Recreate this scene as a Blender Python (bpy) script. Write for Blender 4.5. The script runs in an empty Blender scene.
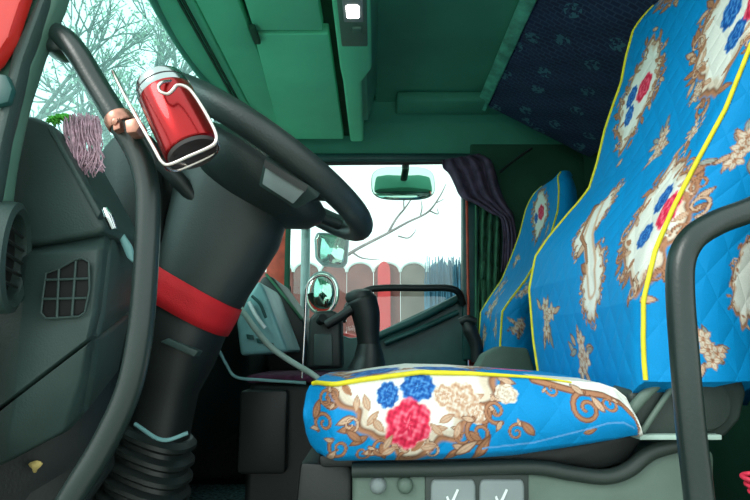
import bpy, bmesh, math, random
import numpy as np
from mathutils import Vector, Matrix

# ------------------------------------------------------------------ camera, world, exposure
CZ = 1.9                                  # eye height above the ground; all shapes below are given relative to it
F_PX = 540.0
PITCH = math.atan(100.0 / F_PX)
scene = bpy.context.scene
cam_data = bpy.data.cameras.new('camera')
cam_data.sensor_width = 36.0
cam_data.lens = 36.0 * F_PX / 750.0
cam_data.clip_start = 0.02
cam = bpy.data.objects.new('camera', cam_data)
scene.collection.objects.link(cam)
cam.location = (0, 0, CZ)
cam.rotation_euler = (math.pi / 2 + PITCH, 0, 0)
scene.camera = cam

world = bpy.data.worlds.new('overcast_sky')
scene.world = world
world.use_nodes = True
bg = world.node_tree.nodes['Background']
bg.inputs['Color'].default_value = (0.86, 1.0, 0.97, 1)
bg.inputs['Strength'].default_value = 1.3

sun_d = bpy.data.lights.new('hazy_sun', 'SUN')
sun_d.energy = 1.1
sun_d.angle = math.radians(25)
sun_d.color = (1.0, 0.98, 0.93)
sun = bpy.data.objects.new('hazy_sun', sun_d)
scene.collection.objects.link(sun)
sun.rotation_euler = (math.radians(56), 0, math.radians(-48))   # from behind the camera

scene.view_settings.view_transform = 'Standard'
scene.view_settings.look = 'None'
scene.view_settings.gamma = 1
scene.view_settings.use_curve_mapping = False
scene.view_settings.exposure = 0.62

# ------------------------------------------------------------------ helpers
COL = scene.collection
rnd = random.Random(7)
cp, sp = math.cos(PITCH), math.sin(PITCH)

def P(px, py, Y):
    """point at depth Y (metres across the cab) seen at a photo position, relative to the eye"""
    a, b = (px - 375) / F_PX, (250 - py) / F_PX
    d = np.array([a, cp - b * sp, sp + b * cp])
    return tuple(d * (Y / d[1]))

def lin(c):
    return tuple((v / 12.92 if v <= 0.04045 else ((v + 0.055) / 1.055) ** 2.4) for v in c)

def rgb(r, g, b):
    return lin((r / 255, g / 255, b / 255))

def tag(o, label=None, cat=None, group=None, kind=None):
    if label: o['label'] = label
    if cat: o['category'] = cat
    if group: o['group'] = group
    if kind: o['kind'] = kind
    return o

def empty(name, loc, label, cat, group=None, kind=None):
    o = bpy.data.objects.new(name, None)
    o.location = (loc[0], loc[1], loc[2] + CZ)
    o.empty_display_size = 0.05
    COL.objects.link(o)
    return tag(o, label, cat, group, kind)

def attach(o, parent):
    if parent is not None:
        o.parent = parent
        if parent.type == 'EMPTY':
            o.matrix_parent_inverse = Matrix.Translation(-parent.location)
    return o

def mesh_obj(name, verts, faces, mat, parent=None, smooth=True, auto=None):
    me = bpy.data.meshes.new(name)
    v = [(p[0], p[1], p[2] + CZ) for p in verts]
    me.from_pydata(v, [], [tuple(int(i) for i in f) for f in faces])
    me.update()
    bm = bmesh.new(); bm.from_mesh(me)
    bmesh.ops.recalc_face_normals(bm, faces=bm.faces)
    bm.to_mesh(me); bm.free()
    return finish(name, me, mat, parent, smooth, auto)

def finish(name, me, mat, parent, smooth=True, auto=None):
    if mat: me.materials.append(mat)
    if smooth:
        for p in me.polygons: p.use_smooth = True
        if auto is not None:
            try: me.set_sharp_from_angle(angle=math.radians(auto))
            except Exception: pass
    o = bpy.data.objects.new(name, me)
    COL.objects.link(o)
    return attach(o, parent)

def catmull(pts, n):
    """n samples per span through the points"""
    pts = [np.array(p, float) for p in pts]
    out = []
    q = [2 * pts[0] - pts[1]] + pts + [2 * pts[-1] - pts[-2]]
    for i in range(1, len(q) - 2):
        p0, p1, p2, p3 = q[i - 1:i + 3]
        for k in range(n):
            t = k / n
            out.append(0.5 * (2 * p1 + (p2 - p0) * t + (2 * p0 - 5 * p1 + 4 * p2 - p3) * t * t + (3 * p1 - p0 - 3 * p2 + p3) * t ** 3))
    out.append(pts[-1])
    return out

def tube_data(pts, r, n=12, closed=False):
    pts = [np.array(p, float) for p in pts]
    m = len(pts)
    rr = r if hasattr(r, '__len__') else [r] * m
    verts, faces = [], []
    up = None
    for i in range(m):
        if closed: t = pts[(i + 1) % m] - pts[i - 1]
        else: t = pts[min(i + 1, m - 1)] - pts[max(i - 1, 0)]
        t = t / (np.linalg.norm(t) + 1e-9)
        if up is None:
            a = np.array([0, 0, 1.0]) if abs(t[2]) < 0.9 else np.array([1.0, 0, 0])
            up = np.cross(t, a)
        up = up - t * np.dot(up, t); up /= np.linalg.norm(up) + 1e-9
        w = np.cross(t, up)
        for k in range(n):
            a = 2 * math.pi * k / n
            verts.append(pts[i] + rr[i] * (math.cos(a) * up + math.sin(a) * w))
    rng = m if closed else m - 1
    for i in range(rng):
        for k in range(n):
            j = (i + 1) % m
            faces.append((i * n + k, i * n + (k + 1) % n, j * n + (k + 1) % n, j * n + k))
    if not closed:
        faces.append(tuple(range(n - 1, -1, -1)))
        faces.append(tuple((m - 1) * n + k for k in range(n)))
    return verts, faces

def tube(name, pts, r, mat, parent=None, n=12, sub=6, closed=False):
    if sub > 1 and not closed:
        m0 = len(pts)
        if hasattr(r, '__len__'):
            rs = np.interp(np.linspace(0, m0 - 1, (m0 - 1) * sub + 1), range(m0), r)
        else: rs = r
        pts = catmull(pts, sub)
    else: rs = r
    v, f = tube_data(pts, rs, n, closed)
    return mesh_obj(name, v, f, mat, parent, True, 50)

def join_data(parts):
    V, Fc = [], []
    for v, f in parts:
        k = len(V)
        V += list(v); Fc += [tuple(i + k for i in q) for q in f]
    return V, Fc

def loft(name, secs, mat, parent=None, cap=True, auto=40):
    n = len(secs[0]); V = [p for s in secs for p in s]; Fc = []
    for i in range(len(secs) - 1):
        for k in range(n):
            Fc.append((i * n + k, i * n + (k + 1) % n, (i + 1) * n + (k + 1) % n, (i + 1) * n + k))
    if cap:
        Fc.append(tuple(range(n - 1, -1, -1)))
        Fc.append(tuple((len(secs) - 1) * n + k for k in range(n)))
    return mesh_obj(name, V, Fc, mat, parent, True, auto)

def bevelled(name, V, Fc, mat, parent=None, bev=0.006, seg=2, auto=35):
    me = bpy.data.meshes.new(name)
    bm = bmesh.new()
    vs = [bm.verts.new((p[0], p[1], p[2] + CZ)) for p in V]
    for f in Fc: bm.faces.new([vs[i] for i in f])
    bmesh.ops.recalc_face_normals(bm, faces=bm.faces)
    if bev > 0:
        bmesh.ops.bevel(bm, geom=[e for e in bm.edges], offset=bev, segments=seg, profile=0.5, affect='EDGES', clamp_overlap=True)
    bm.to_mesh(me); bm.free()
    return finish(name, me, mat, parent, True, auto)

def box(name, lo, hi, mat, parent=None, bev=0.006, seg=2):
    x0, y0, z0 = lo; x1, y1, z1 = hi
    V = [(x0, y0, z0), (x1, y0, z0), (x1, y1, z0), (x0, y1, z0), (x0, y0, z1), (x1, y0, z1), (x1, y1, z1), (x0, y1, z1)]
    Fc = [(0, 3, 2, 1), (4, 5, 6, 7), (0, 1, 5, 4), (1, 2, 6, 5), (2, 3, 7, 6), (3, 0, 4, 7)]
    return bevelled(name, V, Fc, mat, parent, bev, seg)

def prism(name, poly, vec, mat, parent=None, bev=0.005, seg=2):
    """polygon of 3-D points pushed along vec"""
    n = len(poly); v = np.array(vec)
    V = [np.array(p) for p in poly] + [np.array(p) + v for p in poly]
    Fc = [tuple(range(n)), tuple(range(2 * n - 1, n - 1, -1))] + [(i, (i + 1) % n, n + (i + 1) % n, n + i) for i in range(n)]
    return bevelled(name, V, Fc, mat, parent, bev, seg)

def pxpoly(pts, Y):
    return [P(p[0], p[1], p[2] if len(p) > 2 else Y) for p in pts]

def frame_of(axis):
    w = np.array(axis, float); w /= np.linalg.norm(w)
    a = np.array([0, 1.0, 0]) if abs(w[1]) < 0.9 else np.array([1.0, 0, 0])
    u = np.cross(a, w); u /= np.linalg.norm(u)
    return u, np.cross(w, u), w

def lathe(name, c, axis, prof, mat, parent=None, n=32, auto=40, cap=True):
    """prof: (radius, distance along the axis)"""
    u, v, w = frame_of(axis); c = np.array(c)
    secs = [[c + w * h + r * (math.cos(2 * math.pi * k / n) * u + math.sin(2 * math.pi * k / n) * v) for k in range(n)] for r, h in prof]
    return loft(name, secs, mat, parent, cap, auto)

# ------------------------------------------------------------------ materials
def material(name, col, rough=0.5, metal=0.0, var=0.12, scale=14.0, bump=0.0, bscale=220.0, col2=None, coat=0.0, spec=None):
    m = bpy.data.materials.new(name); m.use_nodes = True
    nt = m.node_tree; N, L = nt.nodes, nt.links
    b = N['Principled BSDF']
    tc = N.new('ShaderNodeTexCoord')
    nz = N.new('ShaderNodeTexNoise'); nz.inputs['Scale'].default_value = scale; nz.inputs['Detail'].default_value = 5
    L.new(tc.outputs['Object'], nz.inputs['Vector'])
    rp = N.new('ShaderNodeValToRGB')
    c2 = col2 or tuple(min(1, c * (1 + var) + var * 0.01) for c in col)
    c1 = tuple(c * (1 - var) for c in col)
    rp.color_ramp.elements[0].position = 0.35; rp.color_ramp.elements[0].color = (*c1, 1)
    rp.color_ramp.elements[1].position = 0.68; rp.color_ramp.elements[1].color = (*c2, 1)
    L.new(nz.outputs['Fac'], rp.inputs['Fac']); L.new(rp.outputs['Color'], b.inputs['Base Color'])
    b.inputs['Roughness'].default_value = rough; b.inputs['Metallic'].default_value = metal
    if coat: b.inputs['Coat Weight'].default_value = coat
    if spec is not None: b.inputs['Specular IOR Level'].default_value = spec
    if bump:
        n2 = N.new('ShaderNodeTexNoise'); n2.inputs['Scale'].default_value = bscale; n2.inputs['Detail'].default_value = 3
        L.new(tc.outputs['Object'], n2.inputs['Vector'])
        bp = N.new('ShaderNodeBump'); bp.inputs['Strength'].default_value = bump; bp.inputs['Distance'].default_value = 0.002
        L.new(n2.outputs['Fac'], bp.inputs['Height']); L.new(bp.outputs['Normal'], b.inputs['Normal'])
    return m

def glass_material(name, tint, refl=0.08):
    m = bpy.data.materials.new(name); m.use_nodes = True
    nt = m.node_tree; N, L = nt.nodes, nt.links
    N.remove(N['Principled BSDF'])
    tr = N.new('ShaderNodeBsdfTransparent'); gl = N.new('ShaderNodeBsdfGlossy'); mx = N.new('ShaderNodeMixShader')
    nz = N.new('ShaderNodeTexNoise'); nz.inputs['Scale'].default_value = 3
    mixc = N.new('ShaderNodeMix'); mixc.data_type = 'RGBA'
    mixc.inputs[6].default_value = (*tint, 1); mixc.inputs[7].default_value = (*[c * 0.93 for c in tint], 1)
    L.new(nz.outputs['Fac'], mixc.inputs[0]); L.new(mixc.outputs[2], tr.inputs['Color'])
    gl.inputs['Roughness'].default_value = 0.02
    mx.inputs[0].default_value = refl
    L.new(tr.outputs[0], mx.inputs[1]); L.new(gl.outputs[0], mx.inputs[2]); L.new(mx.outputs[0], N['Material Output'].inputs['Surface'])
    return m

M = {}
M['dash'] = material('dash_plastic', rgb(45, 65, 62), 0.5, bump=0.25, bscale=400)
M['dash_dark'] = material('dark_plastic', rgb(30, 39, 37), 0.5, bump=0.2, bscale=400)
M['black'] = material('black_plastic', rgb(20, 27, 26), 0.5, bump=0.15)
M['vent_shade'] = material('vent_shade_black', rgb(8, 12, 12), 0.8)  # near-black colour standing in for the shade inside the vents
M['wheel'] = material('wheel_leather', rgb(36, 47, 46), 0.42, bump=0.3, bscale=260)
M['bar'] = material('handle_coating', rgb(29, 43, 41), 0.32, bump=0.12, bscale=300)
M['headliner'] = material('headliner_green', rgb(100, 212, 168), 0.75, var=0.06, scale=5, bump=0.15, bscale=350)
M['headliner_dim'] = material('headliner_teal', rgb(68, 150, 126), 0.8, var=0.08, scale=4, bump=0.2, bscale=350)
M['groove'] = material('seam_dark_green', rgb(16, 70, 50), 0.8)
M['wallgreen'] = material('rear_lining', rgb(32, 82, 62), 0.85, var=0.2, scale=3, bump=0.2)
M['pillar'] = material('pillar_lining', rgb(74, 112, 98), 0.6, var=0.15, scale=9)
M['red_paint'] = material('red_paint', rgb(200, 42, 36), 0.3, var=0.1, coat=0.4)
M['orange_red'] = material('weathered_red_paint', rgb(196, 66, 36), 0.4, var=0.3)
M['door'] = material('door_lining', rgb(26, 74, 72), 0.45, var=0.15)
M['chrome'] = material('chrome', rgb(205, 212, 214), 0.18, 1.0, var=0.05)
M['wire'] = material('steel_wire', rgb(214, 205, 200), 0.22, 1.0, var=0.08)
M['copper'] = material('copper_clip', rgb(200, 142, 124), 0.35, 0.8, var=0.25, scale=60)
M['can_red'] = material('red_anodised', rgb(158, 16, 22), 0.24, 0.75, var=0.06, coat=0.3)
M['can_lid'] = material('brushed_lid', rgb(170, 182, 182), 0.22, 1.0, var=0.05)
M['can_base'] = material('dark_can_base', rgb(64, 58, 58), 0.45, 0.3)
M['ribbon'] = material('red_cloth', rgb(196, 8, 26), 0.75, var=0.12, bump=0.5, bscale=500)
M['piping'] = material('yellow_piping', rgb(226, 214, 34), 0.6, var=0.12, scale=60)
M['seat_grey'] = material('seat_plastic', rgb(92, 112, 102), 0.55, var=0.1, bump=0.2)
M['seat_dark'] = material('seat_shell', rgb(44, 56, 52), 0.5, var=0.12, bump=0.2)
M['switch'] = material('switch_grey', rgb(128, 140, 140), 0.5, var=0.08)
M['white_mark'] = material('white_mark', rgb(225, 235, 235), 0.6, var=0.03)
M['purple'] = material('purple_cloth', rgb(84, 70, 92), 0.9, var=0.35, scale=26, bump=0.6, bscale=300)
M['curtain'] = material('green_curtain', rgb(62, 116, 88), 0.85, var=0.25, scale=12, bump=0.4)
M['rug'] = material('maroon_rug', rgb(78, 32, 62), 0.95, var=0.4, scale=60, bump=0.8, bscale=500)
M['carpet'] = material('dark_carpet', rgb(15, 22, 21), 0.95, var=0.4, scale=80, bump=0.6)
M['speck'] = material('speckled_mat', rgb(14, 20, 20), 0.9, var=0.5, scale=75, col2=rgb(120, 160, 165), bump=0.6)
M['fringe'] = material('pink_fringe', rgb(205, 168, 184), 0.85, var=0.3, scale=120)
M['green_cloth'] = material('green_cloth', rgb(120, 240, 90), 0.8, var=0.25, scale=80)
M['cable'] = material('pale_cable', rgb(170, 196, 186), 0.5)
M['console'] = material('teal_console', rgb(120, 168, 170), 0.45, var=0.12)
M['rubber'] = material('black_rubber', rgb(30, 38, 37), 0.4, bump=0.2)
M['bark'] = material('bark', rgb(110, 124, 116), 0.9, var=0.4, scale=9)
M['twig'] = material('twig_bark', rgb(134, 124, 124), 0.9, var=0.3)
M['ground'] = material('pale_ground', rgb(170, 172, 164), 0.95, var=0.15, scale=0.8, bump=0.5, bscale=20)
M['mirror_shell'] = material('mirror_shell', rgb(120, 150, 150), 0.4, var=0.1)
M['mirror'] = material('mirror_glass', rgb(205, 228, 214), 0.04, 1.0, var=0.03)
M['leaf_dry'] = material('dry_leaf', rgb(170, 150, 90), 0.8, var=0.3, scale=90)
M['bunk_edge'] = material('bunk_board', rgb(84, 176, 152), 0.6, var=0.35, scale=22)
M['pinkred'] = material('coiled_rope', rgb(225, 50, 80), 0.6, var=0.2, scale=60)
M['frost'] = material('frosted_leaves', rgb(170, 205, 180), 0.8, var=0.35, scale=3)
def haze_veil(m, col, amount):  # mixes in a translucent veil imitating the haze of reflections on glass
    nt = m.node_tree; N, L = nt.nodes, nt.links
    out = N['Material Output']; src = out.inputs['Surface'].links[0].from_socket
    tl = N.new('ShaderNodeBsdfTranslucent'); tl.inputs['Color'].default_value = (*col, 1)
    mx = N.new('ShaderNodeMixShader'); mx.inputs[0].default_value = amount
    L.new(src, mx.inputs[1]); L.new(tl.outputs[0], mx.inputs[2]); L.new(mx.outputs[0], out.inputs['Surface'])
    return m
M['glass_front'] = glass_material('windscreen_glass', (0.62, 0.93, 0.91), 0.07)
haze_veil(M['glass_front'], (0.5, 0.95, 0.95), 0.10)  # pale cyan reflection haze put into the windscreen material
M['glass_side'] = glass_material('side_glass', (0.90, 1.0, 0.98), 0.05)

def emission(name, col, s):
    m = bpy.data.materials.new(name); m.use_nodes = True
    nt = m.node_tree; N, L = nt.nodes, nt.links
    b = N['Principled BSDF']
    nz = N.new('ShaderNodeTexNoise'); nz.inputs['Scale'].default_value = 40
    L.new(nz.outputs['Fac'], b.inputs['Roughness'])
    b.inputs['Base Color'].default_value = (*col, 1)
    b.inputs['Emission Color'].default_value = (*col, 1); b.inputs['Emission Strength'].default_value = s
    return m
M['lamp'] = emission('lamp_glow', (1.0, 0.97, 0.9), 9.0)

def cover_material():
    """printed quilted cloth: colour from the woven print stored on the mesh, quilting as relief"""
    m = bpy.data.materials.new('printed_cover'); m.use_nodes = True
    nt = m.node_tree; N, L = nt.nodes, nt.links
    b = N['Principled BSDF']; b.inputs['Roughness'].default_value = 0.62
    b.inputs['Specular IOR Level'].default_value = 0.2
    at = N.new('ShaderNodeAttribute'); at.attribute_name = 'print'
    uv = N.new('ShaderNodeUVMap'); uv.uv_map = 'cloth'
    nz = N.new('ShaderNodeTexNoise'); nz.inputs['Scale'].default_value = 420; nz.inputs['Detail'].default_value = 2
    L.new(uv.outputs[0], nz.inputs['Vector'])
    hs = N.new('ShaderNodeHueSaturation')
    mr = N.new('ShaderNodeMapRange'); mr.inputs[3].default_value = 0.86; mr.inputs[4].default_value = 1.12
    L.new(nz.outputs['Fac'], mr.inputs[0]); L.new(mr.outputs[0], hs.inputs['Value'])
    L.new(at.outputs['Color'], hs.inputs['Color']); L.new(hs.outputs['Color'], b.inputs['Base Color'])
    hts = []
    for ang in (38, -38):
        mp = N.new('ShaderNodeMapping'); mp.inputs['Rotation'].default_value = (0, 0, math.radians(ang))
        wv = N.new('ShaderNodeTexWave'); wv.inputs['Scale'].default_value = 7.0; wv.inputs['Distortion'].default_value = 0.5
        wv.wave_profile = 'SIN'
        L.new(uv.outputs[0], mp.inputs['Vector']); L.new(mp.outputs[0], wv.inputs['Vector'])
        pw = N.new('ShaderNodeMath'); pw.operation = 'POWER'; pw.inputs[1].default_value = 0.35
        L.new(wv.outputs['Fac'], pw.inputs[0]); hts.append(pw)
    mn = N.new('ShaderNodeMath'); mn.operation = 'MINIMUM'
    L.new(hts[0].outputs[0], mn.inputs[0]); L.new(hts[1].outputs[0], mn.inputs[1])
    n2 = N.new('ShaderNodeTexNoise'); n2.inputs['Scale'].default_value = 9
    L.new(uv.outputs[0], n2.inputs['Vector'])
    ad = N.new('ShaderNodeMath'); ad.operation = 'MULTIPLY_ADD'; ad.inputs[1].default_value = 1.6
    L.new(n2.outputs['Fac'], ad.inputs[0]); L.new(mn.outputs[0], ad.inputs[2])
    bp = N.new('ShaderNodeBump'); bp.inputs['Strength'].default_value = 0.22; bp.inputs['Distance'].default_value = 0.008
    L.new(ad.outputs[0], bp.inputs['Height']); L.new(bp.outputs['Normal'], b.inputs['Normal'])
    return m
M['cover'] = cover_material()

def bunk_material():
    """dark navy weave in fine rows with scattered small woven figures"""
    m = bpy.data.materials.new('navy_weave'); m.use_nodes = True
    nt = m.node_tree; N, L = nt.nodes, nt.links
    b = N['Principled BSDF']; b.inputs['Roughness'].default_value = 0.9
    uv = N.new('ShaderNodeUVMap'); uv.uv_map = 'cloth'
    br = N.new('ShaderNodeTexBrick')
    br.inputs['Scale'].default_value = 1.0
    br.inputs['Brick Width'].default_value = 0.034; br.inputs['Row Height'].default_value = 0.018; br.inputs['Mortar Size'].default_value = 0.0025
    br.inputs['Color1'].default_value = (*rgb(26, 40, 72), 1); br.inputs['Color2'].default_value = (*rgb(32, 50, 84), 1); br.inputs['Mortar'].default_value = (*rgb(44, 68, 98), 1)
    L.new(uv.outputs[0], br.inputs['Vector'])
    vo = N.new('ShaderNodeTexVoronoi'); vo.voronoi_dimensions = '2D'; vo.inputs['Scale'].default_value = 6.5; vo.inputs['Randomness'].default_value = 0.6
    L.new(uv.outputs[0], vo.inputs['Vector'])
    nz = N.new('ShaderNodeTexNoise'); nz.inputs['Scale'].default_value = 48
    L.new(uv.outputs[0], nz.inputs['Vector'])
    lt = N.new('ShaderNodeMath'); lt.operation = 'LESS_THAN'; lt.inputs[1].default_value = 0.20
    L.new(vo.outputs['Distance'], lt.inputs[0])
    gt = N.new('ShaderNodeMath'); gt.operation = 'GREATER_THAN'; gt.inputs[1].default_value = 0.5
    L.new(nz.outputs['Fac'], gt.inputs[0])
    mu = N.new('ShaderNodeMath'); mu.operation = 'MULTIPLY'; L.new(lt.outputs[0], mu.inputs[0]); L.new(gt.outputs[0], mu.inputs[1])
    mx = N.new('ShaderNodeMix'); mx.data_type = 'RGBA'; mx.inputs[7].default_value = (*rgb(62, 112, 128), 1)
    L.new(mu.outputs[0], mx.inputs[0]); L.new(br.outputs['Color'], mx.inputs[6]); L.new(mx.outputs[2], b.inputs['Base Color'])
    bp = N.new('ShaderNodeBump'); bp.inputs['Strength'].default_value = 0.5; bp.inputs['Distance'].default_value = 0.004
    L.new(br.outputs['Fac'], bp.inputs['Height']); L.new(bp.outputs['Normal'], b.inputs['Normal'])
    return m
M['bunk'] = bunk_material()

# ------------------------------------------------------------------ the setting: ground, cab shell
YN, YF = 0.50, 2.55                          # driver's door opening, passenger side wall
ZF = -0.56                                   # cab floor
gr = mesh_obj('ground', [(-40, -25, -CZ), (40, -25, -CZ), (40, 40, -CZ), (-40, 40, -CZ)], [(0, 1, 2, 3)], M['ground'], smooth=False)
tag(gr, 'pale open ground outside around the truck', 'ground', kind='structure')

fl = box('floor', (-0.95, YN + 0.02, ZF - 0.05), (1.06, YF + 0.05, ZF), M['carpet'], bev=0.004)
tag(fl, 'dark carpeted floor of the truck cab', 'floor', kind='structure')

wr = box('wall_rear', (1.02, YN + 0.02, ZF), (1.07, YF + 0.05, 1.22), M['wallgreen'], bev=0.004)
tag(wr, 'dark green lined rear wall of the cab', 'wall', kind='structure')

wf = box('wall_front', (-0.98, YN + 0.1, ZF), (-0.93, YF + 0.05, 0.10), M['carpet'], bev=0.004)
tag(wf, 'dark front wall of the footwell under the dashboard', 'wall', kind='structure')

# --- ceiling
ce = empty('ceiling', (0, 1.5, 1.0), 'moulded green headliner of the cab with hatches and central rib', 'ceiling', kind='structure')
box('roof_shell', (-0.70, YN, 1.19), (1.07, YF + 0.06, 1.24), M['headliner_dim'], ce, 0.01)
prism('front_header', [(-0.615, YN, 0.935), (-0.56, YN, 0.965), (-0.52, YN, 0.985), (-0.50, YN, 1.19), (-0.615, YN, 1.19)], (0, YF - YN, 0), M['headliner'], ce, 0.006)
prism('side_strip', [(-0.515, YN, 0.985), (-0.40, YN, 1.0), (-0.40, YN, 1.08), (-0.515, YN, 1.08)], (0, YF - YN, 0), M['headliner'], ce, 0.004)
for dx in (-0.555, -0.545, -0.500):
    box('seam', (dx, YN, 0.964 + (dx + 0.56) * 0.55 - 0.004), (dx + 0.006, YF - 0.06, 0.99), M['groove'], ce, 0.0)
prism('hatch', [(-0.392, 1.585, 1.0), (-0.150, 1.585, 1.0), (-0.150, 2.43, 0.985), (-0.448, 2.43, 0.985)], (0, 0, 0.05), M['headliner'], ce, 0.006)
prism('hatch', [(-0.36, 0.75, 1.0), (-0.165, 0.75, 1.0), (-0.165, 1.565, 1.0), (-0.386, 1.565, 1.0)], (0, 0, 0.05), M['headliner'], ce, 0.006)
box('hatch_bed', (-0.42, YN, 1.04), (-0.10, YF, 1.10), M['groove'], ce, 0.003)
box('hatch_latch', (-0.395, 1.53, 0.985), (-0.375, 1.62, 1.003), M['groove'], ce, 0.003)
# central rib, widening at the lamp
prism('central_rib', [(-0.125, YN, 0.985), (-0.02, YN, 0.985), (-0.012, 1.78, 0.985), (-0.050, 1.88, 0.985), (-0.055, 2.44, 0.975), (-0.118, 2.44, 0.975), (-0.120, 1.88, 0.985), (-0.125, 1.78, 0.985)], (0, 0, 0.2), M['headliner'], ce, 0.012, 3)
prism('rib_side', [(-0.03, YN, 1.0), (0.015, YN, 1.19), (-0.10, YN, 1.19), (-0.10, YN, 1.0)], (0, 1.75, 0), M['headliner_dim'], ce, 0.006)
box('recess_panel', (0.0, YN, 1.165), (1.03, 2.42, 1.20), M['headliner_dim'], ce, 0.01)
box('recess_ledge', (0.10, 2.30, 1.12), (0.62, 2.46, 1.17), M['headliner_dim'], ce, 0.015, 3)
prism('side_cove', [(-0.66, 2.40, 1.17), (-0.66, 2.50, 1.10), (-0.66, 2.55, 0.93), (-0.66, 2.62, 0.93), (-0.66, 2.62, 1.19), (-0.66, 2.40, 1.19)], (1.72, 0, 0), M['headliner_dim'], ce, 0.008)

# --- dome lamp
dl = empty('dome_lamp', P(352, 12, 1.43), 'small lit dome lamp set in the ceiling rib', 'lamp')
lc = (-0.064, 1.43)
box('lamp_bezel', (lc[0] - 0.045, lc[1] - 0.10, 0.977), (lc[0] + 0.040, lc[1] + 0.19, 0.990), M['pillar'], dl, 0.005)
box('lens', (lc[0] - 0.020, lc[1] - 0.035, 0.968), (lc[0] + 0.018, lc[1] + 0.025, 0.980), M['lamp'], dl, 0.006, 3)
box('lens_surround', (lc[0] - 0.030, lc[1] - 0.06, 0.973), (lc[0] + 0.030, lc[1] + 0.05, 0.981), M['switch'], dl, 0.004)
box('switch_button', (lc[0] - 0.006, lc[1] + 0.075, 0.970), (lc[0] + 0.022, lc[1] + 0.105, 0.979), M['pillar'], dl, 0.003)

# --- passenger side: wall, door, window, pillars
ws = empty('wall_passenger', (0.7, YF, ZF), 'dark green lined side wall behind the passenger door', 'wall', kind='structure')
box('wall_lining', (0.47, 2.52, ZF), (1.05, 2.57, 1.0), M['wallgreen'], ws, 0.01)
box('header_rail', (-0.60, 2.50, 0.905), (0.50, 2.56, 0.945), M['door'], ws, 0.012, 3)
box('wall_skin', (0.44, 2.57, ZF - 0.3), (1.07, 2.60, 1.15), M['red_paint'], ws, 0.006)

box('front_lining', (-0.93, 2.52, ZF), (-0.40, 2.57, 0.30), M['carpet'], ws, 0.006)
d1 = empty('door_1', (0.0, YF, ZF), 'dark teal passenger door with sloping sill and grab rail', 'door', kind='structure')
prism('door_panel', pxpoly([(468, 292), (462, 293), (420, 312), (372, 335), (350, 338), (318, 325), (296, 316), (262, 300), (255, 480), (468, 480)], 2.50), (0, 0.06, 0), M['door'], d1, 0.012, 3)
prism('door_skin', pxpoly([(468, 297), (420, 316), (372, 339), (296, 322), (255, 305), (255, 560), (468, 560)], 2.57), (0, 0.02, 0), M['red_paint'], d1, 0.004)
tube('sill_ridge', [P(462, 296, 2.49), P(420, 318, 2.47), P(376, 338, 2.46), P(362, 352, 2.46)], 0.018, M['door'], d1)
tube('sill_ridge', [P(458, 312, 2.49), P(420, 329, 2.465), P(385, 343, 2.46)], 0.012, M['door'], d1)
tube('grab_rail', [P(342, 322, 2.44), P(350, 303, 2.43), P(366, 291, 2.43), P(384, 288, 2.43), P(420, 288, 2.43), P(446, 288, 2.43), P(458, 292, 2.44), P(463, 304, 2.47)], 0.016, M['black'], d1, n=14)
# window frame edges
tube('window_seal', [P(286, 300, 2.53), P(287, 250, 2.53), P(290, 180, 2.53), P(296, 168, 2.53), P(310, 164, 2.53), P(400, 163, 2.53), P(455, 163, 2.53), P(463, 170, 2.53), P(464, 200, 2.53), P(463, 292, 2.53)], 0.010, M['black'], d1)
w2 = empty('window_2', (0.0, 2.545, 0.3), 'side window of the passenger door', 'window', kind='structure')
prism('pane', pxpoly([(466, 292), (420, 314), (372, 337), (318, 326), (284, 312), (284, 166), (466, 160)], 2.545), (0, 0.004, 0), M['glass_side'], w2, 0)

t3 = empty('trim_3', P(470, 300, 2.5), 'passenger side door pillar with a thin red edge', 'pillar', kind='structure')
prism('pillar_post', pxpoly([(463, 158), (479, 158), (478, 360), (463, 360)], 2.47), (0, 0.07, 0), M['door'], t3, 0.008)
tube('red_edge', [P(466.5, 190, 2.462), P(467.5, 250, 2.462), P(468.5, 318, 2.462)], 0.006, M['orange_red'], t3)
tube('pale_edge', [P(476, 205, 2.462), P(476, 318, 2.462)], 0.006, M['curtain'], t3)

t2 = empty('trim_2', P(275, 265, 2.5), 'orange-red passenger windscreen pillar beside the far window', 'pillar', kind='structure')
prism('pillar_skin', pxpoly([(262, 340), (286, 340), (287, 240), (291, 160), (276, 160), (268, 240)], 2.50), (0, 0.05, 0), M['orange_red'], t2, 0.006)
prism('pillar_lining', pxpoly([(283, 320), (289, 320), (290, 240), (293, 165), (288, 162), (285, 240)], 2.485), (0, 0.02, 0), M['groove'], t2, 0.004)

# --- driver's windscreen pillar, near the camera on the left
t1 = empty('trim_1', P(20, 150, 0.56), 'grey-green windscreen pillar by the open driver door', 'pillar', kind='structure')
prism('pillar_lining', pxpoly([(74, -60), (54, 0), (36, 42), (17, 100), (4, 160), (-2, 205), (-40, 320), (-70, 690), (-150, 690), (-120, 260), (-60, 100), (0, -60)], 0.57), (0, 0.03, 0), M['pillar'], t1, 0.008, 3)
prism('weather_strip', pxpoly([(58, -60), (44, 0), (22, 60), (2, 140), (-8, 200), (-20, 200), (-6, 130), (12, 50), (36, 0), (48, -60)], 0.56), (0, 0.02, 0), M['dash'], t1, 0.004)
prism('pillar_skin', pxpoly([(40, -60), (20, 0), (8, 36), (-6, 58), (-60, 110), (-100, 260), (-120, 700), (-420, 700), (-420, 260), (-240, -60)], 0.545), (0, 0.02, 0), M['red_paint'], t1, 0.004)
prism('pillar_bolt', pxpoly([(-8, 72), (6, 74), (12, 88), (8, 102), (-8, 106)], 0.552), (0, 0.01, 0), M['door'], t1, 0.003)

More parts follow.
